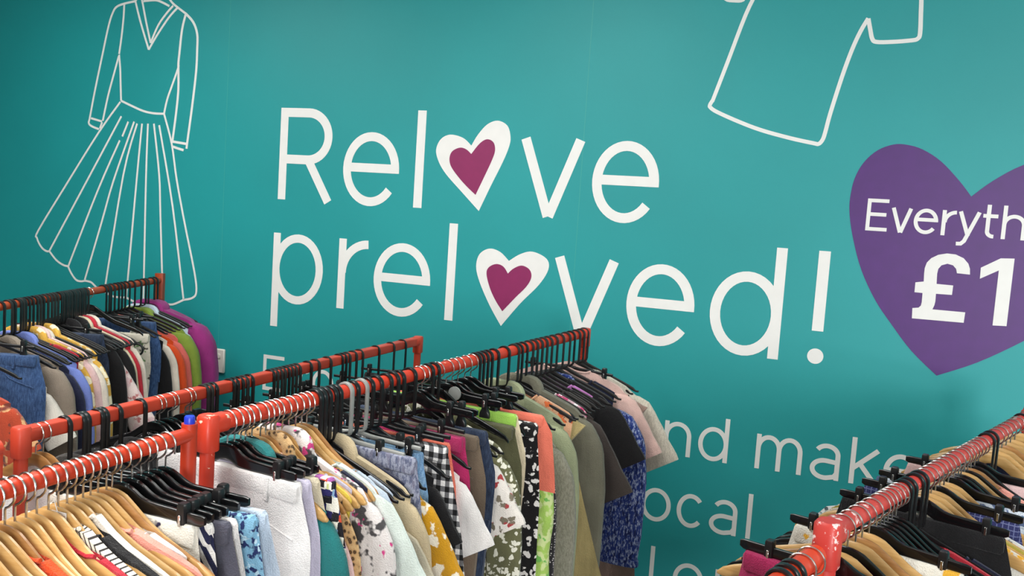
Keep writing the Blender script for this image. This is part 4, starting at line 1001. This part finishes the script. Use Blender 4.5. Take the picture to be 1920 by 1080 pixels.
# ------------------------------------------------------------------ front left rack
ON = 'on the front left rack'
hn = ['first', 'second', 'third', 'fourth', 'fifth', 'sixth', 'seventh', 'eighth', 'ninth', 'tenth', 'eleventh']
D_ = [
 (-112, 'W'), (-84, 'W'), (-58, 'W'), (-34, 'W'), (-12, 'W'),
 (10, 'V', 'strap', orange, 'orange strap top showing below the wooden arms', 'top', dict(hw=.2, th=.016, neck=(.075, .03, .02))),
 (29, 'W'), (50, 'W'), (70, 'W'),
 (92, 'W', 'strap', crimson, 'crimson strappy camisole', 'top', dict(hw=.2, th=.013, neck=(.10, .03, .02))),
 (110, 'W', 'top', stripedash, 'cream top with short black stripes', 'top', dict(hw=.205, th=.019, neck=(.055, .03, .02))),
 (127, 'W', 'top', black, 'black wide-strapped top', 'top', dict(hw=.2, th=.020, neck=(.075, .03, .02))),
 (142, 'W', 'top', offw, 'off-white sleeveless blouse behind the black top', 'blouse', dict(hw=.2, th=.016, neck=(.045, .03, .02))),
 (157, 'W'),
 (171, 'W', 'tee', pink, 'salmon-pink tee', 't-shirt', dict(hw=.205, th=.020, neck=(.085, .03, .02), sw=.06)),
 (185, 'W', 'top', white, 'white top with the hanger end poking out', 'top', dict(hw=.165, th=.018, neck=(.10, .03, .02))),
 (201, 'V'), (212, 'W'),
 (229, 'S', 'skirt', navyfl, 'ivory skirt with navy flowers', 'skirt', dict(hw=.150, th=.016, clip=.125, flare=.05)),
 (249, 'S', 'skirt', navystr, 'navy and white striped skirt', 'skirt', dict(hw=.165, th=.016, clip=.125, flare=.05)),
 (266, 'S', 'trousers', greyslate, 'slate-grey trousers', 'trousers', dict(hw=.185, th=.016, clip=.12)),
 (280, 'S', 'trousers', white, 'white trousers edging the slate-grey pair', 'trousers', dict(hw=.185, th=.012, clip=.12)),
 (296, 'S', 'skirt', bluedots, 'sky-blue skirt speckled with navy', 'skirt', dict(hw=.20, th=.02, clip=.125, flare=.04)),
 (312, 'S', 'trousers', paleblue, 'pale blue trousers', 'trousers', dict(hw=.20, th=.014, clip=.115)),
]
k = 0
for i, e in enumerate(D_):
    yw = 3.0 * math.sin(i * .55) - 1 + random.uniform(-2.2, 2.2)
    if len(e) == 2:
        if e[0] < 70: lab = 'bare %s wooden hanger, %s in the bottom left corner row of the front left rack' % ('pale', hn[k]); k += 1
        else: lab = {70: 'bare pale wooden hanger just before the crimson camisole', 157: 'bare pale wooden hanger between the off-white blouse and the salmon-pink tee', 201: 'bare darker wooden hanger beyond the white top on the front left rack', 212: 'last pale wooden hanger before the black clip hangers of the front left rack'}[e[0]]
        hang(RD, ON, e[0], e[1], yaw=yw, hlabel=lab)
    else:
        px, hk, g, m, short, cat, kw = e
        kw.setdefault('yaw', yw)
        hang(RD, ON, px, hk, g, m, short, cat, **kw)

# ------------------------------------------------------------------ right racks
ON = 'on the glossy red rack'
R_ = [
 (1566, 'S', 'skirt', gather, 'gathered magenta skirt', 'skirt', dict(hw=.155, th=.03, clip=.11, flare=.05, yaw=0)),
 (1580, 'W', None, 'nearest bare wooden hanger beside the corner of the glossy red rack'),
 (1594, 'N', 'top', black, 'black sleeveless top behind the nearest wooden hanger', 'top', dict(hw=.19, th=.014)),
 (1609, 'W', None, 'second bare wooden hanger from the corner of the glossy red rack'),
 (1621, 'V', None, 'third bare wooden hanger from the corner, darker than the two before it'),
 (1634, 'W', None, 'fourth bare wooden hanger from the corner of the glossy red rack'),
 (1648, 'S', 'skirt', yelwhite, 'white skirt with yellow flowers', 'skirt', dict(hw=.155, th=.016, clip=.12)),
 (1662, 'N', 'tee', red, 'red T-shirt', 't-shirt', dict(hw=.2, th=.014, drop=.01)),
 (1692, 'K', 'top', black, 'black top with yellow marks hung near the four black hooks', 'top', dict(hw=.19, th=.012, accent=yellow)),
 (1700, 'K', 'top', charcoal, 'charcoal top among the four black hooks', 'top', dict(hw=.19, th=.012)),
 (1714, 'K', 'tee', crimson, 'dark pink tee among the four black hooks', 't-shirt', dict(hw=.19, th=.012)),
 (1722, 'K', 'top', navy, 'navy top last of the four black hooks', 'top', dict(hw=.19, th=.012)),
 (1732, 'S', 'skirt', black, 'plain black skirt with bright-sprung clips', 'skirt', dict(hw=.16, th=.018, clip=.125)),
 (1741, 'W', 'strap', yelwhite, 'white and yellow flowered camisole', 'top', dict(hw=.205, th=.014)),
 (1750, 'W', 'strap', olivey, 'olive-yellow camisole', 'top', dict(hw=.205, th=.014)),
 (1758, 'W', 'tee', greyfl, 'white tee with grey flowers', 't-shirt', dict(hw=.205, th=.012, neck=(.14, .1, .05))),
 (1766, 'S', 'skirt', check, 'navy checked skirt', 'skirt', dict(hw=.16, th=.014, clip=.12)),
 (1774, 'W', None, 'pale wooden hanger just beyond the grey-flowered tee'),
 (1782, 'W', None, 'pale wooden hanger last of the group before the grey-black hanger'),
 (1792, 'S', 'skirt', lacew, 'blue and white lace skirt', 'skirt', dict(hw=.17, th=.016, clip=.13)),
 (1801, 'N', 'tee', palepink, 'pale pink tee on a glossy black hanger', 't-shirt', dict(hw=.19, th=.014)),
 (1812, 'W', None, 'pale wooden hanger just before the pair of black hooks'),
 (1824, 'V', 'tee', pink, 'rose-pink tee', 't-shirt', dict(hw=.19, th=.016)),
 (1838, 'S', 'skirt', palepink, 'pale pink skirt', 'skirt', dict(hw=.16, th=.016, clip=.12)),
 (1849, 'K', 'top', black, 'black top first of the paired hooks', 'top', dict(hw=.19, th=.012)),
 (1856, 'K', 'top', taupe, 'taupe top second of the paired hooks', 'top', dict(hw=.19, th=.012)),
 (1866, 'W', None, 'first pale wooden hanger beyond the paired black hooks'),
 (1874, 'W', None, 'second pale wooden hanger beyond the paired black hooks'),
 (1882, 'W', None, 'third pale wooden hanger beyond the paired black hooks'),
 (1890, 'V', None, 'darker wooden hanger, fourth beyond the paired black hooks'),
 (1898, 'W', None, 'fifth wooden hanger beyond the paired black hooks'),
 (1906, 'W', None, 'sixth wooden hanger beyond the paired black hooks, at the frame edge'),
 (1914, 'K', 'tee', navy, 'navy tee at the right frame edge', 't-shirt', dict(hw=.19, th=.014)),
 (1924, 'W', None, 'wooden hanger past the navy tee at the wall end of the glossy red rack'),
]
for i, e in enumerate(R_):
    yw = 2.5 * math.sin(i * .6)
    if e[2] is None: hang(RR, ON, e[0], e[1], yaw=yw, hlabel=e[3])
    else:
        px, hk, g, m, short, cat, kw = e
        kw.setdefault('yaw', yw)
        hang(RR, ON, px, hk, g, m, short, cat, **kw)
for px in (1655, 1669, 1677, 1684, 1806, 1818, 1831):
    hang(RR, ON, px, 'N', yaw=random.uniform(-3, 3), hlabel='glossy black shoulder hanger wedged between others on the glossy red rack', hgroup='glossy black hangers on the glossy red rack')
ON = 'on the orange-red rack at bottom right'
for px, hk, lab in ((1462, 'K', 'nearest black plastic hanger on the orange-red rack at bottom right'), (1473, 'K', 'middle black plastic hanger of three on the orange-red rack at bottom right'), (1484, 'K', 'black plastic hanger of the orange-red bottom right rack closest to the steel hooks'), (1503, 'W', 'wooden hanger on the orange-red bottom right rack, before its post'), (1520, 'W', 'wooden hanger touching the post of the orange-red bottom right rack')):
    hang(RE, ON, px, hk, yaw=2, hlabel=lab)

# ------------------------------------------------------------------ small tags and rings
def on_hanger(rail, px, dx, dy, dz):
    p = rail.at_px(px); y = rail.yaw()
    return p + Vector((math.cos(y), math.sin(y), 0)) * dx + Vector((-math.sin(y), math.cos(y), 0)) * dy + Vector((0, 0, dz)), y
hang(RB, '', 676, 'G', yaw=1, clip=.135, hlabel='pale grey clip hanger without a garment, between the lace skirt and the light blue jeans')
p, y = on_hanger(RD, 110, .012, -.009, -.050)
t = empty('price_tag', p, y, 'white card price tag hooked on a wooden hanger by the striped top', 'tag')
link('card', MB().bbox(-.014, .014, -.0008, .0008, -.036, 0.0, .0004).mesh('tag_card', white), t)
link('loop', MB().tube([(0, -.001, -.004), (-.004, -.002, .008), (-.010, 0, .016), (-.012, .006, .018)], .0006, 6).mesh('tag_loop', WHITE), t)
p, y = on_hanger(RB, 838, .035, -.012, -.045)
t = empty('size_disc', p, y, 'pale grey round size disc among the steel hooks of the middle rack', 'size marker')
link('disc', MB().tube([(0, -.002, -.018), (0, .002, -.018)], [.018, .018], 20).mesh('size_disc', GREYP), t)
def ring(rail, px, dx, dy, dz, lab):
    p, y = on_hanger(rail, px, dx, dy, dz)
    o = link('ring', MB().tube([(0.022 * math.sin(2 * PI * k / 28), 0, 0.022 * math.cos(2 * PI * k / 28)) for k in range(29)], .0042, 10).mesh('black_ring', BLACKP))
    o.location = p; o.rotation_euler = (0, 0, y); o['label'] = lab; o['category'] = 'ring'
ring(RA, 192, .158, -.024, -.222, 'black plastic ring hanging in front of the beige flowered skirt')
ring(RA, -18, .150, -.028, -.215, 'black plastic ring hanging on the off-white top at the far left rack')
